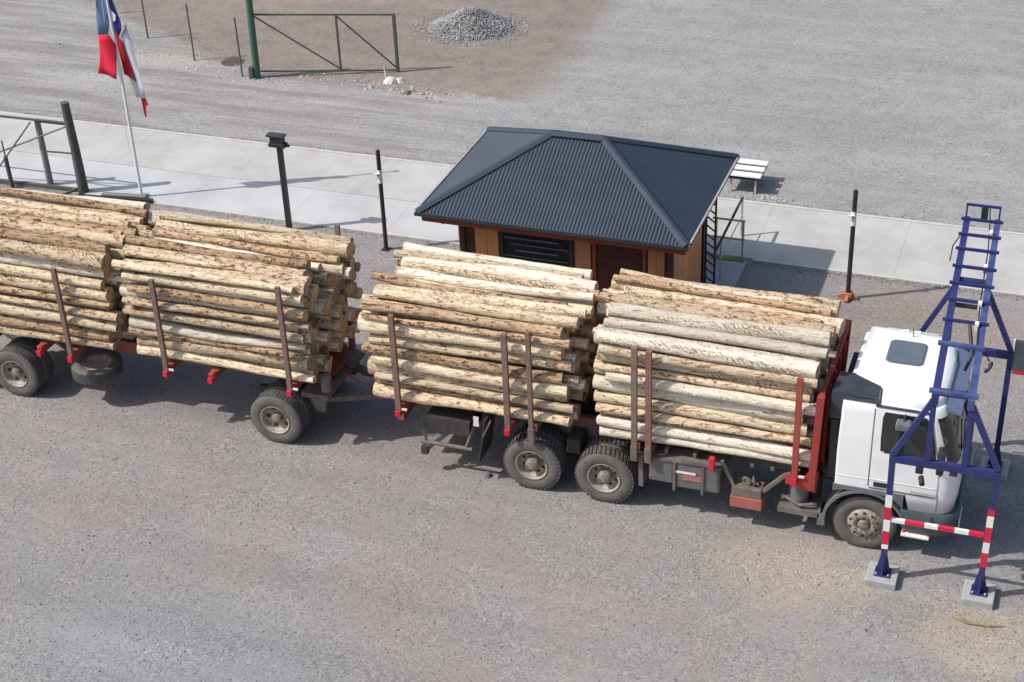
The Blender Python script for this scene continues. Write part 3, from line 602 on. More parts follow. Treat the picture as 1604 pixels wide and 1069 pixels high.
# ------------------------------------------------------------------ green gate
gg = thing('field_gate', 'green steel field gate hung open on a thick green post', 'gate', (-14.1, 15.38, 0))
gA, gM, gB = Vector((-14.02, 15.40, 0)), Vector((-11.86, 16.21, 0)), Vector((-10.33, 16.78, 0))
Z = Vector((0, 0, 1))
MB().tube([(-14.13, 15.36, 0), (-14.09, 15.37, 2.9)], [.105, .095], 12).build('gate_post', gate_m, gg)
for a, c, w_ in ((gA + Z * 1.89, gB + Z * 1.72, .055), (gA + Z * .19, gB + Z * .06, .055)): MB().tube([a, c], w_ / 1.9, 8).build('rail', gated_m, gg)
for a, c, w_ in ((gM + Z * .13, gM + Z * 1.79, .05), (gB + Z * .03, gB + Z * 1.74, .08)): MB().beam(a, c, w_).build('upright', gated_m, gg)
for a, c in ((gA + Z * 1.84, gM + Z * .16), (gM + Z * 1.76, gB + Z * .1)): MB().tube([a, c], .024, 8).build('diagonal_brace', gated_m, gg)
MB().box(-14.3, -14.18, 15.2, 15.36, 0, .35).build('hinge_strut', gated_m, gg)
rk = MB(); rk.lathe([(0, .14), (.10, .13), (.19, .07), (.22, 0), (.1, -.02)], (-10.22, 16.02, .01), (0, 0, 1), 9, False); rk.lathe([(0, .10), (.08, .09), (.13, .03), (.15, 0)], (-9.98, 16.12, .01), (0, 0, 1), 7, False); rk.tube([(-10.36, 16.06, .1), (-10.42, 16.08, .42)], .03, 6)
for v in rk.v: v += Vector((rnd.uniform(-.02, .02), rnd.uniform(-.02, .02), rnd.uniform(-.01, .01)))
tag(rk.build('white_stone', lime_m, at=(-10.2, 16.05, 0)), 'white stone lump propping the free end of the green gate', 'stone')
rk = MB().lathe([(0, .10), (.07, .08), (.11, .03), (.12, 0)], (-9.45, 15.35, 0), (0, 0, 1), 8, False); tag(rk.build('dark_stone', st4, at=(-9.45, 15.35, 0)), 'small dark stone at the gravel edge right of the gate', 'stone')
for x, y, h, lb in ((-14.6, 15.34, 1.78, 'thin fence post standing just left of the green gate post'), (-16.6, 16.11, 1.75, 'thin fence post at the pale berm, middle of the three'), (-18.96, 17.42, 1.75, 'thin fence post right of the flag, farthest from the green gate'), (-21.6, 18.9, 1.7, 'thin fence post with its foot near the upper left photo corner')):
    o = MB().tube([(x, y, 0), (x - .02, y, h)], .028, 7).build('fence_post', fpost_m, at=(x, y, 0)); tag(o, lb, 'fence post', 'thin posts of the old wire fence')
hl = MB().lathe([(0, .012), (.18, .01), (.33, .006), (.36, .002)], (-15.42, 16.3, 0), (0, 0, 1), 14); tag(hl.build('soil_patch', mat('dark_soil', (.07, .05, .042), (.10, .075, .06), rough=1)), kind='structure')

# ------------------------------------------------------------------ sign board at right edge
sg = thing('warning_board', 'dark slate board with red lower edge cut by right photo edge', 'board', (8.9, 4.2, 0))
MB().box(7.80, 10.0, 4.18, 4.22, .66, 1.33).build('panel', slate_m, sg)
MB().box(7.81, 10.0, 4.16, 4.24, .60, .655).build('red_edge', safe_red, sg)
MB().box(7.77, 7.797, 4.17, 4.23, .60, 1.33).build('frame', white_refl, sg)
for x in (8.9, 9.7): MB().beam((x, 4.26, 0), (x, 4.26, 1.3), .06).build('post', steel_w, sg)

# ------------------------------------------------------------------ wheels
def tyre_mesh(c, R_, w, tread, side):
    """side -1: outer face towards -Y. c = centre of the tyre"""
    m_ = MB(); h = w / 2; s = side
    prof = [(.30, s * h * .80), (.33, s * h * .93), (.40, s * h * 1.0), (R_ - .09, s * h * .98), (R_ - .03, s * h * .90), (R_ - .012, s * h * .80), (R_ - .012, -s * h * .80), (R_ - .03, -s * h * .90), (R_ - .09, -s * h * .98), (.40, -s * h), (.33, -s * h * .93), (.30, -s * h * .80)]
    m_.k = 0; m_.lathe(prof, c, (0, 1, 0), 44)
    m_.k = 1; C_ = Vector(c); nl = 40 if tread else 46
    for i in range(nl):
        a = 2 * math.pi * i / nl
        for j, (ya, yb, off) in enumerate(((-.86, -.30, 0), (.30, .86, .5), (-.24, .24, .25)) if tread else ((-.80, -.45, 0), (-.38, -.05, .2), (.02, .36, 0), (.45, .80, .2))):
            aa = a + off * 2 * math.pi / nl; da = .30 * 2 * math.pi / nl * (1 if tread else 1.35); hh = .026 if tread else .014; sk = .25 * 2 * math.pi / nl if tread else 0
            vs = []
            for rr in (R_ - .02, R_ - .012 + hh):
                for ang, yy in ((aa - da, ya), (aa + da, ya), (aa + da + sk, yb), (aa - da + sk, yb)):
                    vs.append(C_ + Vector((math.cos(ang) * rr, yy * h, math.sin(ang) * rr)))
            m_.add(vs, [(4, 5, 6, 7), (0, 1, 5, 4), (1, 2, 6, 5), (2, 3, 7, 6), (3, 0, 4, 7)])
    return m_
def wheel(parent, x, y, side, R_=.53, w=.29, style='drive', tread=True):
    """y: outer face plane; side -1 for the side facing the camera"""
    s = side; yc = y - s * w / 2; z = R_
    tw = tyre_mesh((x, yc, z), R_, w, tread, s).build('wheel', [tyre_m, tread_m], parent, at=(x, yc, z))
    ya = y - yc
    if style == 'front':
        MB().lathe([(.302, ya * .86), (.295, ya * .70), (.275, ya * .78), (.255, ya * 1.0), (.20, ya * 1.18), (.125, ya * 1.20), (.115, ya * .9), (.05, ya * .9), (0, ya * .9)], (x, yc, z), (0, 1, 0), 36).build('rim', rim_m, tw)
        MB().lathe([(.10, ya * .95), (.10, ya * 1.32), (.075, ya * 1.42), (0, ya * 1.44)], (x, yc, z), (0, 1, 0), 18).build('hub', hub_m, tw)
        hb = MB(); nb = MB()
        for i in range(10):
            a = 2 * math.pi * i / 10; nb.lathe([(0, .03), (.018, .03), (.018, -.02)], (x + .165 * math.cos(a), yc + ya * 1.2, z + .165 * math.sin(a)), (0, s, 0), 6, False)
            a += .31; hb.lathe([(0, .0), (.028, .0)], (x + .232 * math.cos(a), yc + ya * 1.10 + s * .012, z + .232 * math.sin(a)), (0, s, .0), 10, False)
        tag(nb.build('wheel_nuts', hub_m, tw), kind='stuff'); tag(hb.build('hand_holes', hole_m, tw), kind='stuff')
    else:
        d = .14 if style == 'drive' else .13
        MB().lathe([(.302, ya * .86), (.305, ya * .96), (.290, ya * .93), (.278, ya * .75), (.262, ya - s * (d - .02)), (.23, ya - s * d), (.15, ya - s * (d + .02)), (0, ya - s * (d + .02))], (x, yc, z), (0, 1, 0), 36).build('rim', rim_m, tw)
        hb = MB(); nh = 8 if style == 'drive' else 5
        for i in range(nh):
            a = 2 * math.pi * (i + .5) / nh; hb.lathe([(0, .0), (.034 if nh == 8 else .045, 0)], (x + .20 * math.cos(a), yc + ya - s * (d + .002) + s * .006, z + .20 * math.sin(a)), (0, s, 0), 10, False)
        tag(hb.build('hand_holes', hole_m, tw), kind='stuff')
        if style == 'drive': MB().lathe([(.135, ya - s * (d + .02)), (.125, ya - s * .03), (.105, ya + s * .0), (.06, ya + s * .012), (0, ya + s * .012)], (x, yc, z), (0, 1, 0), 24).build('hub', hub_m, tw)
        else: MB().lathe([(.11, ya - s * (d + .02)), (.10, ya - s * .06), (.085, ya - s * .045), (0, ya - s * .045)], (x, yc, z), (0, 1, 0), 20).build('hub', hub_m, tw)
    return tw

OUT = -1.22
def bolster(parent, x, z, post=True, refl=True, m_st=stake_m, top=3.30, w=.09, tilt=0, pocket=True, arm=red_p):
    b = MB().box(x - .07, x + .07, -1.14, 1.14, z - .16, z - .02).build('bolster', rust_p, parent)
    for s in (-1, 1):
        if pocket:
            MB().box(x - .055, x + .055, s * 1.22 - .06, s * 1.22 + .075, z - .20, z - .01, .01).build('stake_pocket', arm, b)
            if refl and s < 0: MB().box(x + .07, x + .17, -1.285, -1.265, z - .07, z - .03).build('reflector', white_refl, b)
            if s < 0: MB().box(x - .05, x + .05, -1.34, -1.30, z - .20, z - .08, .008).build('marker_light', light_red, b)
        if post: MB().beam((x, s * 1.255, z - .12), (x + tilt, s * 1.255, top if s < 0 or x == -4.68 else top - .35), w, .07, (0, 1, 0)).build('stake', m_st, b)
    return b

# ------------------------------------------------------------------ truck
tk = thing('logging_truck', 'white-cab logging truck with dirty chassis carrying two stacks of logs', 'truck', (2.5, 0, 0))
wheel(tk, 0, OUT, -1); wheel(tk, 1.35, OUT, -1); wheel(tk, 0, OUT + .33, -1); wheel(tk, 1.35, OUT + .33, -1)
wheel(tk, 0, 1.22, 1); wheel(tk, 1.35, 1.22, 1); wheel(tk, 0, .89, 1); wheel(tk, 1.35, .89, 1)
wheel(tk, 5.9, OUT + .03, -1, style='front', tread=False); wheel(tk, 5.9, 1.19, 1, style='front', tread=False)
for y in (-.42, .42): MB().box(-2.55, 6.9, y - .04, y + .04, .82, 1.08).build('chassis_rail', frame_m, tk)
for y in (-.42, .42): MB().box(-2.6, 5.1, y - .055, y + .055, 1.083, 1.24).build('subframe_rail', rust_p, tk)
for x in (-2.4, -1.3, .68, 2.4, 3.9, 5.2): MB().box(x - .05, x + .05, -.38, .38, .86, 1.04).build('cross_member', dark_m, tk)
for x in (0, 1.35):
    MB().tube([(x, -.95, .53), (x, -.3, .53), (x, -.2, .53)], [.09, .09, .2], 12).build('axle', dark_m, tk); MB().tube([(x, .95, .53), (x, .3, .53), (x, .2, .53)], [.09, .09, .2], 12).build('axle', dark_m, tk)
    MB().lathe([(0, -.2), (.18, -.18), (.24, 0), (.18, .18), (0, .2)], (x, 0, .55), (1, 0, 0), 14).build('differential', dark_m, tk)
MB().tube([(5.9, -1.0, .53), (5.9, 1.0, .53)], .07, 8).build('axle', dark_m, tk)
for y in (-.5, .5): MB().beam((-.15, y, .66), (1.5, y, .66), .09, .12).build('leaf_spring', dark_m, tk)
MB().tube([(1.5, 0, .62), (4.8, 0, .8)], .06, 10).build('drive_shaft', dark_m, tk)
MB().box(4.2, 5.3, -.35, .35, .7, 1.1, .03).build('gearbox', dark_m, tk)
for x, st_, ml, tp in ((-2.5, True, stake_m, 3.28), (-.40, True, stake_m, 3.24), (1.92, True, mat('brown_stake_steel', (.17, .11, .085), (.22, .16, .13), scale=12, rough=.7), 3.36), (2.17, True, mat('red_brown_stake_steel', (.22, .085, .07), (.26, .14, .11), scale=12, rough=.7), 3.33), (4.70, True, mat('red_stake_paint', (.36, .05, .04), (.27, .085, .06), (.15, .09, .06), scale=5, rough=.6), 3.26)):
    bolster(tk, x, 1.38, st_, x in (-2.5, 4.70), ml, tp, .10, .0, x not in (1.92, 2.17), red_p)
bolster(tk, .04, 1.40, True, False, stake_m, 3.36, .08, 0, False)
for x in (.04, 1.92, 2.17):
    MB().box(x - .06, x + .06, -1.30, -1.20, 1.08, 1.38, .008).build('stake_socket', frame_m, tk)
MB().box(3.24, 3.34, -1.30, -1.20, 1.16, 1.40, .01).build('stake_pocket', light_red, tk)
for x in (2.45, 2.95, 3.95, 4.3): MB().box(x - .03, x + .03, -1.12, 1.12, 1.245, 1.31).build('deck_bar', frame_m, tk)
MB().box(-2.5, .3, -.6, .6, 1.245, 1.33).build('deck_centre', rust_p, tk)
# headboard
hbm = MB()
for y in (-1.25, 1.25): hbm.beam((4.99, y, 1.12), (5.055, y, 2.96), .12, .11, (0, 1, 0))
hbm.beam((5.052, -1.2, 2.91), (5.052, 1.2, 2.91), .08, .09); hbm.beam((5.0, -1.2, 1.22), (5.0, 1.2, 1.22), .12, .16)
hb_o = hbm.build('headboard', mat('headboard_red', (.36, .035, .03), (.24, .05, .04), (.17, .09, .075), scale=5, rough=.6), tk)
MB().box(5.01, 5.04, -1.18, 1.18, 1.3, 2.86).build('sheet', rust_p, hb_o)
for y in (-.7, -.23, .23, .7): MB().beam((5.065, y, 1.3), (5.10, y, 2.86), .06).build('rib', red_p, hb_o)
MB().prism([(4.55, 1.12), (5.06, 1.02), (5.1, 1.45), (4.95, 1.45), (4.86, 1.30), (4.55, 1.30)], 'y', -1.24, -1.20).build('gusset', red_p, hb_o)
MB().prism([(4.55, 1.12), (5.06, 1.02), (5.1, 1.45), (4.95, 1.45), (4.86, 1.30), (4.55, 1.30)], 'y', 1.20, 1.24).build('gusset', red_p, hb_o)
# tanks and boxes on the near side
MB().box(2.62, 3.42, -1.20, -.58, .60, 1.12, .05).build('fuel_tank', tank_m, tk)
MB().box(2.16, 2.60, -1.19, -.58, .66, 1.14, .03).build('battery_box', tank_m, tk)
MB().box(2.64, 3.0, -1.215, -1.202, .93, .97).build('reflector', white_refl, tk); MB().box(2.78, 3.1, -1.215, -1.202, .80, .90).build('sticker', mat('faded_red_sticker', (.42, .10, .08), (.30, .22, .18), scale=14, rough=.7), tk)
for x in (2.60, 3.10): MB().box(x, x + .045, -1.225, -.58, .55, 1.14).build('tank_strap', frame_m, tk)
MB().box(1.98, 2.06, -1.2, -.7, .5, 1.12).build('mudguard_bracket', frame_m, tk)
MB().box(1.86, 3.45, -1.22, -.80, 1.135, 1.17).build('side_step', frame_m, tk)
MB().box(2.75, 3.25, -1.24, -1.14, 1.175, 1.24).build('pipe_holder', tank_m, tk)
cb = MB().box(3.62, 4.17, -1.24, -.90, .44, .66, .01).build('chain_box', mat('faded_red_paint', (.42, .13, .10), (.30, .10, .08), (.35, .24, .19), scale=5, rough=.7), tk)
MB().box(3.64, 4.15, -1.22, -.92, .663, .84, .01).build('lid', frame_m, cb)
MB().lathe([(.06, .02), (.10, 0), (.06, -.02), (.045, 0), (.06, .02)], (3.88, -1.1, .93), (.3, 1, .2), 12).build('hook', frame_m, cb)
MB().lathe([(.06, .02), (.10, 0), (.06, -.02), (.045, 0), (.06, .02)], (3.98, -1.05, .91), (1, .4, 0), 12).build('hook', frame_m, cb)
for a, c in (((3.44, -1.12, 1.28), (3.68, -1.12, .78)), ((4.62, -1.12, 1.24), (4.50, -1.12, 1.18)), ((4.50, -1.12, 1.18), (4.14, -1.12, .76))): MB().beam(a, c, .06, .075, (0, 1, 0)).build('brace', frame_m, tk)
MB().tube([(4.75, -.95, .60), (4.75, -.95, 1.18)], .17, 16).build('air_cleaner', tank_m, tk)
MB().tube([(4.98, -.75, .62), (4.98, -.75, 1.1)], .12, 12).build('air_cleaner', dark_m, tk)
MB().box(4.44, 5.14, -1.20, -.80, .54, .585).build('step_plate', tank_m, tk); MB().box(4.44, 5.14, -1.22, -1.202, .50, .60).build('step_rim', frame_m, tk)
MB().tube([(4.55, -1.05, .7), (4.8, -1.16, .66), (5.08, -1.1, .7)], .03, 8).build('hose', frame_m, tk)
MB().prism([(5.12, .36), (5.2, .36), (5.2, .62), (5.12, .62)], 'y', -1.22, -.9).build('mudguard_stay', frame_m, tk)
MB().box(.56, .82, -.9, -.45, .72, 1.02, .02).build('air_tank', dark_m, tk)
# rear end
MB().beam((-.97, -1.24, .42), (-.78, -1.24, 1.36), .03, .5, (0, 1, 0))
fl_ = MB(); fl_.add([(-1.03, -1.23, .38), (-1.03, -.60, .38), (-.86, -.60, 1.36), (-.86, -1.23, 1.36), (-1.005, -1.23, .38), (-1.005, -.60, .38), (-.835, -.60, 1.36), (-.835, -1.23, 1.36)], [(0, 1, 2, 3), (4, 7, 6, 5), (0, 4, 5, 1), (2, 6, 7, 3), (0, 3, 7, 4), (1, 5, 6, 2)])
fl_.build('mud_flap', dark_m, tk)
MB().beam((-.90, -1.22, 1.0), (-.74, -1.22, 1.36), .03).build('flap_stay', frame_m, tk)
fl2 = MB(); fl2.add([(-1.03, .60, .38), (-1.03, 1.23, .38), (-.86, 1.23, 1.36), (-.86, .60, 1.36), (-1.005, .60, .38), (-1.005, 1.23, .38), (-.835, 1.23, 1.36), (-.835, .60, 1.36)], [(0, 1, 2, 3), (4, 7, 6, 5), (0, 4, 5, 1), (2, 6, 7, 3), (0, 3, 7, 4), (1, 5, 6, 2)]).build('mud_flap', dark_m, tk)
MB().tube([(-2.15, -1.16, .62), (-1.15, -1.16, .62)], .04, 8).build('side_guard', frame_m, tk)
for a, c in (((-2.05, -1.16, .66), (-2.2, -1.0, 1.2)), ((-1.25, -1.16, .66), (-1.10, -1.0, 1.2))): MB().beam(a, c, .05).build('side_guard_stay', frame_m, tk)
MB().beam((-2.05, -1.2, .48), (-1.55, -1.0, .92), .05, .09).build('tail_bar', tank_m, tk)
MB().box(-2.12, -2.0, -1.26, -1.16, .40, .56).build('tail_light', dark_m, tk)
MB().box(-1.12, -1.02, -1.10, -1.08, 1.10, 1.30).build('plate_tag', white_refl, tk)
MB().box(-2.05, -1.2, -1.12, -.5, .85, 1.15).build('tool_box', dark_m, tk)
MB().beam((-2.62, -.95, .92), (-2.62, .95, .92), .12, .14).build('rear_cross_beam', rust_p, tk)
MB().tube([(-2.2, -1.05, 1.15), (-2.25, -1.12, .85), (-1.95, -1.1, .72), (-1.75, -1.0, .9), (-1.7, -.8, 1.15)], .014, 6).build('hose', tank_m, tk)
MB().box(-2.85, -2.6, -.12, .12, .80, 1.02, .02).build('coupling', dark_m, tk)

# ---- cab
def section(yh, zs): pass
cabm = MB()
# body as stacked rounded sections (front curves in plan, upper part narrows)
levels = [(.98, 6.62, 7.30, 1.20), (1.28, 5.36, 7.34, 1.22), (1.55, 5.36, 7.36, 1.23), (1.95, 5.36, 7.31, 1.225), (2.35, 5.37, 7.20, 1.20), (2.72, 5.38, 7.08, 1.165), (2.86, 5.39, 7.02, 1.145), (2.90, 5.41, 6.98, 1.10)]
def ring(z, x0, x1, yh):
    rf, rb = .30, .05; pts = []
    for s, cx, cy, r_, a0 in ((-1, x0 + rb, -yh + rb, rb, 180), (-1, x1 - rf, -yh + rf, rf, 270), (1, x1 - rf, yh - rf, rf, 0), (1, x0 + rb, yh - rb, rb, 90)):
        for i in range(7):
            a = R(a0 + 90 * i / 6); pts.append((cx + r_ * math.cos(a), cy + r_ * math.sin(a), z))
    return pts
for i in range(1, len(levels)):
    pass
vs = []; 
lv = levels[1:]
for z, x0, x1, yh in lv: vs += ring(z, x0, x1, yh)
n_ = 28; fs = []
for i in range(len(lv) - 1):
    for k_ in range(n_): fs.append((i * n_ + k_, i * n_ + (k_ + 1) % n_, (i + 1) * n_ + (k_ + 1) % n_, (i + 1) * n_ + k_))
cabm.add(vs, fs, True); cabm.add(vs[:n_], [tuple(range(n_))]); cabm.add(vs[-n_:], [tuple(range(n_))])
# lower nose
vs = ring(.98, 6.58, 7.30, 1.20) + ring(1.279, 6.50, 7.34, 1.215)
cabm.add(vs, [(k_, (k_ + 1) % n_, n_ + (k_ + 1) % n_, n_ + k_) for k_ in range(n_)] + [tuple(range(n_))], True)
cab = cabm.build('cab_body', white_p, tk)
# roof: raised shell with crown, notch for the intake at rear near corner
rf = MB()
def rnotch(z, ins):
    o = [(5.46 + ins, 1.14 - ins), (5.46 + ins, -.52 + ins), (5.95 + ins, -.72 + ins), (5.99 + ins, -1.07 + ins), (6.72, -1.09 + ins), (6.95 - ins, -.86 + ins), (7.0 - ins, -.4), (7.01 - ins, .4), (6.95 - ins, .88 - ins), (6.72, 1.12 - ins)]
    return [(x, y, z) for x, y in o]
rs_ = [rnotch(2.895, 0), rnotch(2.985, .015), rnotch(3.03, .06), rnotch(3.045, .16)]
vs = sum(rs_, []); fs = []
for i in range(3):
    for k_ in range(10): fs.append((i * 10 + k_, i * 10 + (k_ + 1) % 10, (i + 1) * 10 + (k_ + 1) % 10, (i + 1) * 10 + k_))
rf.add(vs, fs, True); rf.add(vs[-10:], [tuple(range(10))])
rfo = rf.build('cab_roof', white_p, tk)
def rrect(x0, x1, y0, y1, r_, n=5):
    o = []
    for cx, cy, a0 in ((x0 + r_, y0 + r_, 180), (x1 - r_, y0 + r_, 270), (x1 - r_, y1 - r_, 0), (x0 + r_, y1 - r_, 90)):
        for i in range(n): a = R(a0 + 90 * i / (n - 1)); o.append((cx + r_ * math.cos(a), cy + r_ * math.sin(a)))
    return o
MB().prism(rrect(5.90, 6.47, -.02, .68, .10), 'z', 3.046, 3.062).build('roof_hatch', hatch_m, rfo)
MB().prism(rrect(5.875, 6.495, -.045, .705, .11), 'z', 3.04, 3.054).build('hatch_rim', grey_pl, rfo)
MB().tube([(6.22, .88, 3.04), (6.20, .88, 3.20)], .008, 6).build('antenna', dark_pl, rfo)
MB().tube([(5.75, 1.18, 2.97), (6.6, 1.18, 2.97)], .02, 6).build('roof_rail', steel_w, rfo)
for x in (5.95, 6.15): MB().tube([(x, 1.12, 2.98), (x + .16, 1.12, 2.99)], [.02, .045], 8).build('air_horn', polew_m, rfo)
# intake
it = MB(); it.add([(5.18, -1.12, 2.50), (5.37, -1.12, 2.50), (5.37, -.45, 2.50), (5.18, -.45, 2.50), (5.19, -1.06, 2.98), (5.50, -1.10, 3.0), (5.50, -.45, 3.0), (5.22, -.42, 2.98)], [(0, 1, 2, 3), (4, 7, 6, 5), (0, 4, 5, 1), (1, 5, 6, 2), (2, 6, 7, 3), (3, 7, 4, 0)])
it.add([(5.40, -1.13, 2.903), (5.99, -1.13, 2.903), (5.96, -.70, 2.903), (5.45, -.45, 2.903), (5.46, -1.08, 3.0), (5.94, -1.08, 2.99), (5.93, -.74, 3.0), (5.50, -.52, 3.02)], [(0, 1, 2, 3), (4, 7, 6, 5), (0, 4, 5, 1), (1, 5, 6, 2), (2, 6, 7, 3), (3, 7, 4, 0)])
ito = it.build('air_intake', dark_pl, tk)
MB().box(5.52, 5.88, -1.105, -1.095, 2.92, 2.97).build('intake_grille', black_m, ito)
MB().tube([(5.30, -.35, 1.2), (5.30, -.35, 2.5)], .11, 12).build('intake_snorkel', black_m, tk)
MB().box(5.22, 5.345, -1.1, 1.1, 1.3, 2.45).build('cab_rear_gap_panel', dark_m, tk)
# seam, gutter, door, window
MB().box(5.92, 6.78, -1.165, -1.12, 2.872, 2.893).build('roof_gutter', dark_pl, tk)
def side_plate(poly, y_of, t0, t1, name, m, parent):
    mb = MB(); n = len(poly)
    vs = [(x, -(y_of(z) + t0), z) for x, z in poly] + [(x, -(y_of(z) + t1), z) for x, z in poly]
    mb.add(vs, [tuple(range(n)), tuple(range(2 * n - 1, n - 1, -1))] + [(i, (i + 1) % n, n + (i + 1) % n, n + i) for i in range(n)])
    return mb.build(name, m, parent)
def yo(z):
    zz = [l_[0] for l_ in levels]; yy = [l_[3] for l_ in levels]; return float(np.interp(z, zz, yy))
zs_ = [1.34, 1.55, 1.95, 2.35, 2.72, 2.83]
dl = [(5.93, z) for z in zs_]; dr_ = [(x, z) for x, z in zip((7.0, 7.02, 7.0, 6.90, 6.80, 6.76), zs_)]
def strip(x0s, x1s, zs, t0, t1, name, m, parent):
    mb = MB()
    for i in range(len(zs) - 1):
        q = [(x0s[i], zs[i]), (x1s[i], zs[i]), (x1s[i + 1], zs[i + 1]), (x0s[i + 1], zs[i + 1])]
        vs = [(x, -(yo(z) + t1), z) for x, z in q] + [(x, -(yo(z) + t0), z) for x, z in q]
        fs = [(0, 1, 2, 3), (4, 7, 6, 5), (1, 5, 6, 2), (3, 7, 4, 0)] + ([(0, 4, 5, 1)] if i == 0 else []) + ([(2, 6, 7, 3)] if i == len(zs) - 2 else [])
        mb.add(vs, fs)
    return mb.build(name, m, parent)
strip([5.905] * 6, [5.93] * 6, zs_, .0, .004, 'door_seam', grey_pl, tk)
door = strip([5.93] * 6, [7.0, 7.02, 7.0, 6.90, 6.80, 6.76], zs_, .0, .014, 'door', white_p, tk)
strip([5.93, 5.93], [7.0, 7.0], [1.30, 1.325], .0, .004, 'door_seam', grey_pl, tk)
strip([6.09, 6.08, 6.08, 6.11], [6.92, 6.89, 6.80, 6.70], [2.11, 2.3, 2.70, 2.77], .0145, .022, 'side_window', glass_m, door)
strip([6.12, 6.12], [6.34, 6.34], [2.06, 2.078], .0145, .024, 'window_sill', dark_pl, door)
strip([6.06, 6.05, 6.05, 6.08], [6.95, 6.92, 6.83, 6.73], [2.08, 2.3, 2.70, 2.80], .0142, .018, 'window_rubber', black_m, door)
dm = MB().box(6.28, 6.52, -1.46, -1.27, 2.66, 2.80, .03).build('kerb_mirror', grey_pl, tk)
MB().tube([(6.40, -1.16, 2.80), (6.40, -1.34, 2.84), (6.40, -1.36, 2.78)], .016, 6).build('mirror_arm', black_m, dm)
MB().box(6.0, 6.24, -1.248, -1.236, 1.37, 1.46).build('door_handle', black_m, door)
MB().box(5.93, 7.0, -1.250, -1.243, 1.50, 1.515).build('door_crease', white_p, door)
tx = bpy.data.curves.new('badge_text', 'FONT'); tx.body = 'KAUFMANN'; tx.size = .062; tx.extrude = .001
tmp = bpy.data.objects.new('tmp', tx); COL.objects.link(tmp); bpy.context.view_layer.update()
me = bpy.data.meshes.new_from_object(tmp.evaluated_get(bpy.context.evaluated_depsgraph_get())); bpy.data.objects.remove(tmp)
me.materials.clear(); me.materials.append(grey_pl)
bd = bpy.data.objects.new('badge', me); COL.objects.link(bd); bd.parent = door; bd.location = Vector((6.66, -1.256, 1.36)) - ORI[door.name]; bd.rotation_euler = (R(90), 0, 0)
MB().lathe([(.014, .0), (.022, .002), (.022, 0)], (6.62, -1.252, 1.385), (0, -1, 0), 12).build('badge', grey_pl, door)
# rear side panel crease + seams
strip([5.38, 5.38], [5.90, 5.90], [1.47, 1.483], .0, .006, 'panel_crease', white_p, tk)
# front corner panel line
strip([7.03] * 3, [7.045] * 3, [1.02, 1.3, 1.9], -.003, .003, 'corner_seam', grey_pl, tk)
# windscreen: curved glass following the body, slightly proud
ws = MB(); zsw = [1.98, 2.15, 2.35, 2.55, 2.72, 2.79]; vs = []
for z in zsw:
    x1 = float(np.interp(z, [l_[0] for l_ in levels], [l_[2] for l_ in levels])); yh = yo(z); r0 = .30; pts = []
    for i in range(6): a = R(-62 + 62 * i / 5); pts.append((x1 - r0 + (r0 + .008) * math.cos(a), -(yh - r0) + (r0 + .008) * math.sin(a), z))
    for i in range(6): a = R(62 * i / 5); pts.append((x1 - r0 + (r0 + .008) * math.cos(a), (yh - r0) + (r0 + .008) * math.sin(a), z))
    vs += pts
ws.add(vs, [(i * 12 + k_, i * 12 + k_ + 1, (i + 1) * 12 + k_ + 1, (i + 1) * 12 + k_) for i in range(5) for k_ in range(11)], True)
wso = ws.build('windscreen', glass_m, tk, fixn=False)
for y in (-.7, .2): MB().beam((7.33, y, 1.98), (7.27, y + .55, 2.25), .02).build('wiper', black_m, wso)
# front lip: blue colour paints the shade on the white roof front
MB().prism([(6.98, 2.86), (7.22, 2.80), (7.24, 2.82), (7.0, 2.93)], 'y', -.95, .95).build('shaded_roof_front', mat('shade_blue_paint', (.18, .22, .32), (.14, .18, .27), rough=.2), tk)
# grille, lights, bumper
MB().box(7.33, 7.375, -.8, .8, 1.05, 1.75, .015).build('grille', dark_pl, tk)
for i in range(4): MB().box(7.376, 7.39, -.76, .76, 1.10 + i * .16, 1.17 + i * .16).build('grille_bar', grey_pl, tk)
bp_ = MB(); lvl = [(.50, 6.62, 7.32, 1.17), (.62, 6.50, 7.40, 1.22), (.93, 6.46, 7.41, 1.235), (.975, 6.46, 7.38, 1.215)]; vs = []
for z, x0, x1, yh in lvl: vs += ring(z, x0, x1, yh)
bp_.add(vs, [(i * n_ + k_, i * n_ + (k_ + 1) % n_, (i + 1) * n_ + (k_ + 1) % n_, (i + 1) * n_ + k_) for i in range(3) for k_ in range(n_)], True); bp_.add(vs[:n_], [tuple(range(n_))]); bp_.add(vs[-n_:], [tuple(range(n_))])
bmp = bp_.build('bumper', bumper_m, tk)
for y in (-.85, .85): MB().box(7.40, 7.43, y - .2, y + .2, .66, .86, .02).build('headlight', mat('lamp_glass', (.6, .62, .65), (.5, .52, .55), rough=.1), bmp)
MB().box(6.98, 7.0, -1.245, -1.236, .64, .94).build('bumper_seam', dark_pl, bmp)
MB().box(6.52, 6.98, -1.235, -.95, .44, .49, .012).build('entry_step', white_refl, tk); 
for x in (6.55, 6.95): MB().beam((x, -1.18, .46), (x, -1.12, .60), .035).build('step_hanger', light_red, tk)
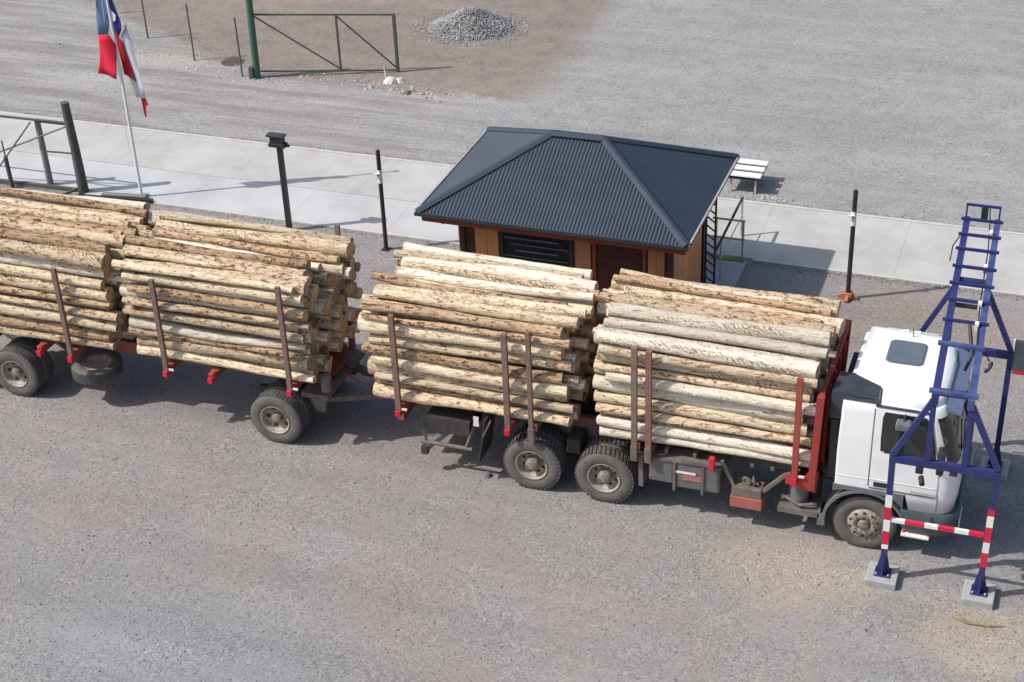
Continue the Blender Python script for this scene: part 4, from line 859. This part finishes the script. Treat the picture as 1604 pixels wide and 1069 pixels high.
# grey sill and wheel arch
def arch(x, y0, y1, r0, r1, a0, a1, name, m, parent, n=16):
    mb = MB(); pr = [(x + r1 * math.cos(R(a0 + (a1 - a0) * i / n)), .53 + r1 * math.sin(R(a0 + (a1 - a0) * i / n))) for i in range(n + 1)]
    pi_ = [(x + r0 * math.cos(R(a0 + (a1 - a0) * i / n)), .53 + r0 * math.sin(R(a0 + (a1 - a0) * i / n))) for i in range(n + 1)]
    for i in range(n): mb.prism([pr[i], pr[i + 1], pi_[i + 1], pi_[i]], 'y', y0, y1)
    return mb.build(name, m, parent)
arch(5.9, -1.245, -.80, .655, .70, 20, 192, 'wheel_arch', grey_pl, tk); arch(5.9, .80, 1.245, .655, .70, 20, 192, 'wheel_arch', grey_pl, tk)
for s in (-1, 1):
    a, c = sorted((s * 1.19, s * 1.232))
    MB().prism([(5.34, 1.14), (5.52, 1.20), (6.28, 1.20), (6.5, 1.02), (6.5, 1.277), (5.34, 1.277)], 'y', a, c).build('sill', grey_pl, tk)
MB().box(5.36, 6.5, -.6, .6, 1.0, 1.27).build('cab_floor', dark_m, tk)
MB().prism([(5.14, .38), (5.24, .38), (5.26, .62), (5.16, .62)], 'y', -1.24, -.85).build('wheel_arch_flap', grey_pl, tk)
# mirrors
for s in (-1, 1):
    mr = MB().box(6.98, 7.10, s * 1.42 - .11, s * 1.42 + .11, 1.98, 2.42, .03).build('mirror', dark_pl, tk)
    MB().tube([(7.02, s * 1.16, 2.5), (7.10, s * 1.36, 2.55), (7.04, s * 1.42, 2.42)], .016, 6).build('mirror_arm', black_m, mr)
    MB().tube([(7.04, s * 1.42, 1.98), (7.06, s * 1.36, 1.88), (7.02, s * 1.22, 1.86)], .016, 6).build('mirror_arm', black_m, mr)
MB().tube([(7.18, .95, 2.75), (7.40, 1.1, 2.80), (7.48, 1.15, 2.62)], .014, 6).build('front_mirror_arm', black_m, tk)
MB().lathe([(0, .05), (.10, .03), (.12, 0)], (7.48, 1.12, 2.52), (1, 0, -.6), 12).build('front_mirror', dark_pl, tk)

# ------------------------------------------------------------------ trailer
tr = thing('log_trailer', 'red-brown drawbar log trailer coupled behind the truck, left end out of frame', 'trailer', (-8, 0, 0))
for x in (-5.12, -10.92, -12.2):
    for y, s in ((OUT, -1), (OUT + .33, -1), (1.22, 1), (.89, 1)): wheel(tr, x, y, s, style='trailer', tread=False)
    MB().tube([(x, -1.0, .53), (x, 1.0, .53)], .075, 10).build('axle', dark_m, tr)
for y in (-.42, .42): MB().box(-13.6, -4.35, y - .05, y + .05, .98, 1.24).build('chassis_rail', rust_p, tr)
for x in (-6, -7, -8.2, -9.7, -11.5): MB().box(x - .05, x + .05, -.37, .37, 1.02, 1.2).build('cross_member', rust_p, tr)
MB().box(-8.6, -4.2, -.36, .36, 1.19, 1.22).build('deck_plate', rust_p, tr)
bolster(tr, -11.9, 1.34, True, False, stake_m, 3.2); bolster(tr, -10.12, 1.36, False, False); bolster(tr, -9.42, 1.34, True, False, stake_m, 3.18)
bolster(tr, -7.30, 1.38, True, True, stake_m, 3.26); bolster(tr, -6.33, 1.40, False, False); bolster(tr, -4.68, 1.42, True, True, stake_m, 3.50)
# turntable dolly
MB().lathe([(.36, -.04), (.52, -.04), (.52, .04), (.36, .04), (.36, -.04)], (-5.1, 0, .93), (0, 0, 1), 24).build('turntable', dark_m, tr)
for y in (-.5, .5): MB().beam((-5.75, y, .72), (-4.2, y, .76), .09, .14).build('leaf_spring', dark_m, tr)
MB().prism([(-4.44, .60), (-4.28, .60), (-4.20, .98), (-4.62, 1.0), (-4.55, .8)], 'y', -.78, -.70).build('spring_hanger', frame_m, tr)
MB().prism([(-4.44, .60), (-4.28, .60), (-4.20, .98), (-4.62, 1.0), (-4.55, .8)], 'y', .70, .78).build('spring_hanger', frame_m, tr)
MB().box(-4.7, -4.15, -.85, .85, .92, 1.02).build('dolly_beam', frame_m, tr)
for s in (-1, 1): MB().beam((-4.3, s * .62, .80), (-2.9, s * .10, .84), .09, .10).build('drawbar', frame_m, tr)
MB().beam((-2.92, 0, .84), (-2.72, 0, .86), .12).build('drawbar_eye', frame_m, tr)
MB().beam((-3.55, -.33, .84), (-3.55, .33, .84), .07).build('drawbar_brace', frame_m, tr)
MB().beam((-3.45, -.28, .86), (-3.1, .1, 1.15), .05).build('drawbar_brace', frame_m, tr)
MB().tube([(-4.2, .1, 1.1), (-3.8, .15, .95), (-3.3, .1, 1.0), (-2.7, .05, 1.1)], .018, 6).build('air_hose', dark_m, tr)
MB().tube([(-4.2, -.1, 1.1), (-3.7, -.12, .92), (-3.2, -.1, .98), (-2.7, -.05, 1.1)], .018, 6).build('air_hose', red_p, tr)
# front steel headframe between loads
MB().beam((-4.25, -.55, 1.2), (-4.25, -.55, 1.9), .10).build('front_upright', rust_p, tr); MB().beam((-4.25, .55, 1.2), (-4.25, .55, 1.9), .10).build('front_upright', rust_p, tr)
MB().tube([(-4.12, -.9, 1.2), (-4.12, -.9, 1.5)], .10, 12).build('air_tank', tank_m, tr)
# spare wheel lying under frame
sp = tyre_mesh((0, 0, 0), .50, .27, False, -1)
sp.v = [Vector((v.x - 9.28, v.z - .72, v.y + .70)) for v in sp.v]
spo = sp.build('spare_wheel', [tyre_m, tread_m], tr, at=(-9.28, -.72, .70)); MB().lathe([(.30, .10), (.2, .02), (0, .02)], (-9.28, -.72, .70), (0, 0, 1), 20).build('rim', rim_m, spo)

# ------------------------------------------------------------------ logs
ORD = ['lowest', 'second', 'third', 'fourth', 'fifth', 'sixth', 'seventh', 'eighth', 'ninth', 'tenth', 'eleventh', 'twelfth', 'thirteenth', 'fourteenth', 'fifteenth', 'sixteenth', 'seventeenth', 'eighteenth']
def pack(seed, y0=-1.17, y1=1.17, z0=1.40, top=3.42, rmin=.070, rmax=.168, crown=.10):
    rr = random.Random(seed); cs = []
    fail = 0
    while fail < 14:
        r = rmin + (rmax - rmin) * rr.random() ** 1.25
        best = None; cand = []
        cand.append((y0 + r, z0 + r)); cand.append((y1 - r, z0 + r))
        for (a, z, q) in cs:
            d = q + r
            # resting on the floor next to circle
            dz = z0 + r - z
            if abs(dz) < d:
                h = math.sqrt(d * d - dz * dz); cand += [(a + h, z0 + r), (a - h, z0 + r)]
            for yw in (y0 + r, y1 - r):
                dy = yw - a
                if abs(dy) < d: cand.append((yw, z + math.sqrt(d * d - dy * dy)))
        near = cs
        for i in range(len(near)):
            a, z, q = near[i]
            for j in range(i + 1, len(near)):
                b_, w_, p_ = near[j]; D = math.hypot(b_ - a, w_ - z); R1, R2 = q + r, p_ + r
                if D > R1 + R2 or D < 1e-6: continue
                t_ = (R1 * R1 - R2 * R2 + D * D) / (2 * D); h2 = R1 * R1 - t_ * t_
                if h2 < 0: continue
                h = math.sqrt(h2); ux, uz = (b_ - a) / D, (w_ - z) / D
                for s in (-1, 1): cand.append((a + ux * t_ - s * uz * h, z + uz * t_ + s * ux * h))
        for (y, z) in cand:
            if y < y0 + r - 1e-6 or y > y1 - r + 1e-6 or z < z0 + r - 1e-6: continue
            if best and z >= best[1]: continue
            if any((y - a) ** 2 + (z - c) ** 2 < (q + r - 1e-5) ** 2 for a, c, q in cs): continue
            best = (y, z)
        lim = top + crown * (1 - (best[0] / 1.2) ** 2)
        if best is None or best[1] + r * .6 > lim: fail += 1; continue
        cs.append((best[0], best[1], r)); fail = 0
    return cs

def log_mesh(rs, r0, r1, L, m, bend, ph, seg=14, n=16):
    """axis along X, centre at origin"""
    vs = np.zeros((n + 1, seg, 3)); t_ = np.linspace(-.5, .5, n + 1)
    a = np.linspace(0, 2 * np.pi, seg, endpoint=False)
    g2 = np.random.default_rng(rs); p1, p2, p3 = g2.uniform(0, 6.28, 3)
    lump = 1 + .05 * np.sin(2 * a[None] + p1 + 3 * t_[:, None]) + .03 * np.sin(3 * a[None] + p2 - 5 * t_[:, None]) + g2.normal(0, .032, (n + 1, seg))
    for _ in range(3):                      # knot whorls
        k_ = g2.integers(2, n - 1); lump[k_] += .05 * (np.sin(5 * a + g2.uniform(0, 6)) > .3)
    rad = (r0 + (r1 - r0) * (t_ + .5))[:, None] * lump
    vs[..., 0] = (t_ * L)[:, None] + .0; vs[..., 1] = rad * np.cos(a)[None] + (bend * np.cos(np.pi * t_) * math.cos(ph) + .5 * bend * np.sin(7 * t_ + p3) + .005 * np.sin(17 * t_ + p1))[:, None]
    vs[..., 2] = rad * np.sin(a)[None] + (bend * np.cos(np.pi * t_) * math.sin(ph) + .4 * bend * np.cos(6 * t_ + p2) + .005 * np.cos(15 * t_ + p3))[:, None]
    # slightly oblique cuts
    vs[0, :, 0] += g2.normal(0, .08) * vs[0, :, 1] * 1.5; vs[-1, :, 0] += g2.normal(0, .08) * vs[-1, :, 1] * 1.5
    V = vs.reshape(-1, 3); F = []
    for i in range(n):
        for k_ in range(seg): F.append((i * seg + k_, (i + 1) * seg + k_, (i + 1) * seg + (k_ + 1) % seg, i * seg + (k_ + 1) % seg))
    nv = len(V); V = np.concatenate([V, V[:seg], V[n * seg:n * seg + seg]])
    F.append(tuple(range(nv, nv + seg))); F.append(tuple(range(nv + 2 * seg - 1, nv + seg - 1, -1)))
    me = bpy.data.meshes.new('pine_log'); me.from_pydata(V.tolist(), [], F)
    me.materials.append(LOGM[m]); me.materials.append(ENDM)
    me.polygons.foreach_set('use_smooth', [True] * (len(F) - 2) + [False, False]); me.polygons.foreach_set('material_index', [0] * (len(F) - 2) + [1, 1]); me.update()
    return me

LOADS = [
    dict(n='load behind cab', x0=1.28, x1=4.93, seed=21, skew=(-.35, .0), pal=['pale', 'pale', 'pale', 'yellow', 'tan', 'yellow', 'yellow'], top=3.40, z0=1.40),
    dict(n='load over truck rear wheels', x0=-3.08, x1=.70, seed=34, skew=(-.05, -.15), pal=['tan', 'brown', 'yellow', 'tan', 'pale', 'yellow', 'brown'], top=3.40, z0=1.42),
    dict(n='front trailer load', x0=-8.02, x1=-4.33, seed=47, skew=(-.40, .0), pal=['yellow', 'tan', 'pale', 'brown', 'pale', 'yellow', 'tan'], top=3.42, z0=1.44),
    dict(n='load at left photo edge', x0=-12.25, x1=-8.42, seed=55, skew=(-.1, -.1), pal=['tan', 'yellow', 'brown', 'tan', 'yellow', 'pale', 'tan'], top=3.42, z0=1.42),
]
total = 0; inner = []
for li, Ld in enumerate(LOADS):
    cs = pack(Ld['seed'], top=Ld['top'], z0=Ld['z0']); total += len(cs)
    rr = random.Random(Ld['seed'] * 3)
    def first_h(c):
        y, z, r = c; return not any(o is not c and abs(o[1] - z) < o[2] * .55 and o[0] < y for o in cs) and y < -.5
    def first_v(c):
        y, z, r = c; return not any(o is not c and abs(o[0] - y) < o[2] * .55 and o[1] > z for o in cs) and z > 2.6
    near = sorted([c for c in cs if first_h(c)], key=lambda c: c[1]); topl = [c for c in cs if first_v(c) and c not in near]; topl.sort(key=lambda c: c[0])
    for i, c in enumerate(cs):
        y, z, r = c; isn = c in near; ist = c in topl
        kind = rr.choice(Ld['pal'])
        if isn: kind = Ld['pal'][near.index(c) % 7]
        if ist: kind = rr.choice(['yellow', 'yellow', 'pale', 'tan', 'pale'] if rr.random() < .80 else ['brown'])
        jx = rr.uniform(-.13, .13) if isn else rr.uniform(-.26, .26); v_ = (y + 1.2) / 2.4
        xa = Ld['x0'] + Ld['skew'][0] * v_ + jx; xb = Ld['x1'] + Ld['skew'][1] * v_ + jx + rr.uniform(-.08, .08)
        if li == 0: xb = min(xb, 4.965 if z - r < 3.0 else 5.16)
        L = xb - xa
        r0, r1 = (r * 1.03, r * rr.uniform(.74, .95)); 
        if rr.random() < .5: r0, r1 = r1, r0
        yaw = rr.uniform(-.010, .010); pit = rr.uniform(-.012, .012)
        if ist: yaw = rr.uniform(-.045, .045) if abs(y) < .95 else rr.uniform(-.01, .01); pit = rr.uniform(-.018, .018)
        me = log_mesh(Ld['seed'] * 1000 + i, r0, r1, L, kind, rr.uniform(.006, .03) if not ist else rr.uniform(.01, .05), rr.uniform(0, 6.28), 16 if (isn or ist) else 12, 16 if (isn or ist) else 8)
        o = bpy.data.objects.new('pine_log', me); COL.objects.link(o)
        o.location = ((xa + xb) / 2, y, z); o.rotation_euler = (rr.uniform(-.3, .3), pit, yaw)
        if isn:
            k_ = near.index(c); pos = ORD[k_] if k_ == 0 else ORD[k_] + ' from the bottom'
            tag(o, f"{LOGWORD[kind]} log, {pos}, near side of {Ld['n']}", 'log', 'pine logs of the ' + Ld['n'])
        elif ist:
            k_ = topl.index(c); pos = 'nearest' if k_ == 0 else ORD[k_] + ' from near edge'
            tag(o, f"{LOGWORD[kind]} log, {pos}, top of {Ld['n']}", 'log', 'pine logs on top of the ' + Ld['n'])
        else:
            inner.append((min(y + 1.2, 3.5 - z) , o))
            tag(o, f"{LOGWORD[kind]} log packed inside {Ld['n']}, mostly its sawn ends showing", 'log', f"{LOGWORD[kind]} inner logs of the " + Ld['n'])
inner.sort(key=lambda t_: t_[0]); extra = max(0, total - 299)
deep = [o for _, o in inner[len(inner) - extra:]] if extra else []
if deep:                                    # logs hidden deepest in the stacks: one mesh
    bm = bmesh.new(); slots = []
    for o in deep:
        o.rotation_mode = 'XYZ'; mw = Matrix.Translation(o.location) @ o.rotation_euler.to_matrix().to_4x4()
        idx = []
        for mm in o.data.materials:
            if mm not in slots: slots.append(mm)
            idx.append(slots.index(mm))
        vv = [bm.verts.new(mw @ v.co) for v in o.data.vertices]
        for p_ in o.data.polygons:
            f_ = bm.faces.new([vv[k] for k in p_.vertices]); f_.material_index = idx[p_.material_index]; f_.smooth = p_.use_smooth
        bpy.data.objects.remove(o)
    me = bpy.data.meshes.new('packed_logs'); bm.to_mesh(me); bm.free()
    for mm in slots: me.materials.append(mm)
    o = bpy.data.objects.new('packed_logs', me); COL.objects.link(o); tag(o, 'logs deep inside the four stacks, almost hidden behind the outer ones', 'logs', kind='stuff')
print('LOGS', total, len(deep))

# ------------------------------------------------------------------ gantry
gn = thing('scanning_gantry', 'navy blue steel gantry with ladder-like truss spanning over the truck cab', 'gantry', (7.0, .2, 0))
NL, NR, FL, FR = (6.35, -1.88), (7.90, -1.90), (6.24, 1.75), (7.79, 1.72)
Z1, Z2 = 2.42, 3.66
for (x, y) in (NL, NR, FL, FR):
    MB().box(x - .25, x + .25, y - .26, y + .26, -.03, .13, .015).build('footing', conc_m, gn)
    tx_ = {NL: 6.33, NR: 7.93, FL: 6.20, FR: 7.80}[(x, y)]
    lg = MB().beam((x, y, .15), (tx_, y, Z1), .095).build('leg', blue_p, gn)
    MB().box(x - .13, x + .13, y - .13, y + .13, .131, .152).build('base_plate', blue_p, lg)
    gs = MB(); gs.add([(x - .12, y - .012, .152), (x + .12, y - .012, .152), (x + .052, y - .012, .50), (x - .052, y - .012, .50), (x - .12, y + .012, .152), (x + .12, y + .012, .152), (x + .052, y + .012, .50), (x - .052, y + .012, .50)], [(0, 1, 2, 3), (4, 7, 6, 5), (1, 5, 6, 2), (0, 3, 7, 4), (2, 6, 7, 3)])
    gs.add([(x - .012, y - .12, .152), (x - .012, y + .12, .152), (x - .012, y + .052, .50), (x - .012, y - .052, .50), (x + .012, y - .12, .152), (x + .012, y + .12, .152), (x + .012, y + .052, .50), (x + .012, y - .052, .50)], [(0, 1, 2, 3), (4, 7, 6, 5), (1, 5, 6, 2), (0, 3, 7, 4), (2, 6, 7, 3)])
    gs.build('gusset', blue_p, lg)
    for dx in (-.1, .1):
        MB().lathe([(0, .03), (.014, .03), (.014, 0)], (x + dx, y - .1, .152), (0, 0, 1), 6, False).build('bolt', steel_w, lg)
def bands(x, tx, y, seq):
    for z0, z1, m_ in seq:
        xa = x + (tx - x) * (z0 - .15) / (Z1 - .15); xb = x + (tx - x) * (z1 - .15) / (Z1 - .15)
        MB().beam((xa, y, z0), (xb, y, z1), .103).build('painted_band', m_, gn)
rd, wt = safe_red, safe_wht
bands(6.35, 6.33, -1.88, [(.66, .75, wt), (.75, 1.02, rd), (1.02, 1.25, wt), (1.25, 1.50, rd), (1.50, 1.74, wt)])
bands(7.90, 7.93, -1.90, [(.66, .95, rd), (.95, 1.16, wt), (1.16, 1.46, rd), (1.46, 1.68, wt), (1.68, 1.80, rd)])
bz = 1.24; xs_ = [6.40, 6.62, 6.93, 7.14, 7.40, 7.62, 7.85]
for i in range(6): MB().beam((xs_[i], -1.885, bz + .002 * i), (xs_[i + 1], -1.887, bz + .002 * (i + 1)), .065).build('painted_band', wt if i % 2 == 0 else rd, gn)
for y, la, lb, ra, rb in ((-1.88, 6.33, 6.86, 7.93, 7.42), (1.74, 6.20, 6.73, 7.80, 7.29)):
    MB().beam((la - .05, y, Z1 + .02), (rb + .56, y, Z1 + .02), .10, .12).build('crossbeam', blue_p, gn)
    MB().beam((la, y, Z1 + .10), (lb - .02, y, Z2 - .06), .085).build('diagonal', blue_p, gn); MB().beam((ra, y, Z1 + .10), (rb + .02, y, Z2 - .06), .085).build('diagonal', blue_p, gn)
    MB().beam((lb, y + .002, Z1 + .085), (lb, y + .002, Z2 - .095), .085).build('upright', blue_p, gn); MB().beam((rb, y + .002, Z1 + .085), (rb, y + .002, Z2 - .095), .085).build('upright', blue_p, gn)
def TX(side, y): return (6.87 if side < 0 else 7.41) - .0345 * (y + 1.88)
for s in (-1, 1): MB().beam((TX(s, -1.95), -1.95, Z2), (TX(s, 4.25), 4.25, Z2), .11, .18).build('truss_rail', blue_p if s < 0 else blue_lit, gn)
for i, y in enumerate((-1.86, -.42, .35, 1.05, 1.62, 2.24, 2.90, 3.46, 4.08)):
    wdt = .085 if i in (0, 1) else .042
    MB().beam((TX(-1, y) - .10, y, Z2 + .12), (TX(1, y) + .10, y, Z2 + .12), wdt, .05).build('rung', blue_lit if i in (0, 1) else blue_p, gn)
MB().beam((TX(-1, 1.98), 1.98, Z2 - .03), (TX(1, 1.98), 1.98, Z2 - .03), .14, .10).build('sensor_bar', blue_p, gn)
MB().beam((TX(-1, 1.25), 1.30, Z2 - .12), (TX(1, 1.25), 1.30, Z2 - .12), .06, .06).build('sensor_bar', black_m, gn)
MB().beam((TX(-1, -1.6), -1.6, Z2 - .05), (TX(1, -1.6), -1.6, Z2 - .05), .08, .10).build('sensor_bar', blue_p, gn)
for x in (TX(-1, 4.2) - .02, TX(1, 4.2) + .02): MB().beam((x, 4.2, Z2 + .09), (x, 4.2, Z2 + .34), .03).build('end_post', blue_p, gn)
MB().beam((TX(-1, 4.2) - .04, 4.2, Z2 + .355), (TX(1, 4.2) + .04, 4.2, Z2 + .355), .04).build('end_rail', blue_p, gn)
MB().box(6.90, 7.02, 4.14, 4.19, Z2 + .08, Z2 + .33).build('control_box', black_m, gn)
MB().tube([(TX(1, 4.2) - .16, 4.22, Z2 + .34), (TX(1, 4.0) - .13, 4.0, Z2 + .1), (TX(1, 3.0) - .09, 3.0, Z2 + .11), (TX(1, 1) - .09, 1.0, Z2 + .10), (TX(1, -.4) - .04, -.4, Z2 + .11)], .012, 6).build('cable', black_m, gn)
MB().tube([(TX(-1, 3.4) - .07, 3.4, Z2 + .1), (TX(-1, 3.1) - .16, 3.1, Z2 + .05), (TX(-1, 2.8) - .18, 2.9, Z2 - .15)], .012, 6).build('cable', black_m, gn)
MB().tube([(TX(1, .3) - .2, .3, Z2 + .1), (TX(1, .0) - .1, -.05, Z2 - .25), (TX(1, -.4) - .18, -.3, Z2 - .4)], .03, 8).build('cable', black_m, gn)
for y in (3.6, 2.3, 1.0, .3): MB().box(TX(1, y) - .12, TX(1, y) - .058, y - .05, y + .05, Z2 + .02, Z2 + .16).build('cable_clamp', safe_wht, gn)
MB().box(6.70, 6.82, -1.97, -1.90, Z1 - .15, Z1 - .045, .01).build('camera', black_m, gn); MB().tube([(6.80, -2.02, Z1 - .16), (6.84, -2.16, Z1 - .20)], .045, 10).build('camera', black_m, gn)
MB().box(7.22, 7.34, -1.97, -1.90, Z1 - .09, Z1 - .045).build('camera', black_m, gn)

# stray branch and small stones
br = MB().tube([(7.55, -2.52, .02), (7.8, -2.62, .035), (8.1, -2.60, .03), (8.35, -2.52, .02)], [.016, .02, .018, .008], 6)
br.tube([(7.8, -2.62, .03), (7.7, -2.50, .05)], .008, 5); br.tube([(8.1, -2.6, .03), (8.2, -2.70, .05)], .008, 5)
tag(br.build('branch', mat('branch_bark', (.22, .15, .06), (.30, .26, .10), rough=.9), at=(7.9, -2.6, 0)), 'thin crooked branch lying by the right front gantry footing', 'branch')
wc = MB().lathe([(0, .09), (.06, .07), (.085, .02), (.09, 0)], (-.93, -1.05, 0), (0, 0, 1), 8, False); tag(wc.build('dark_stone', st4, at=(-.93, -1.05, 0)), 'dark clod on the ground beside the rearmost truck wheel', 'stone')
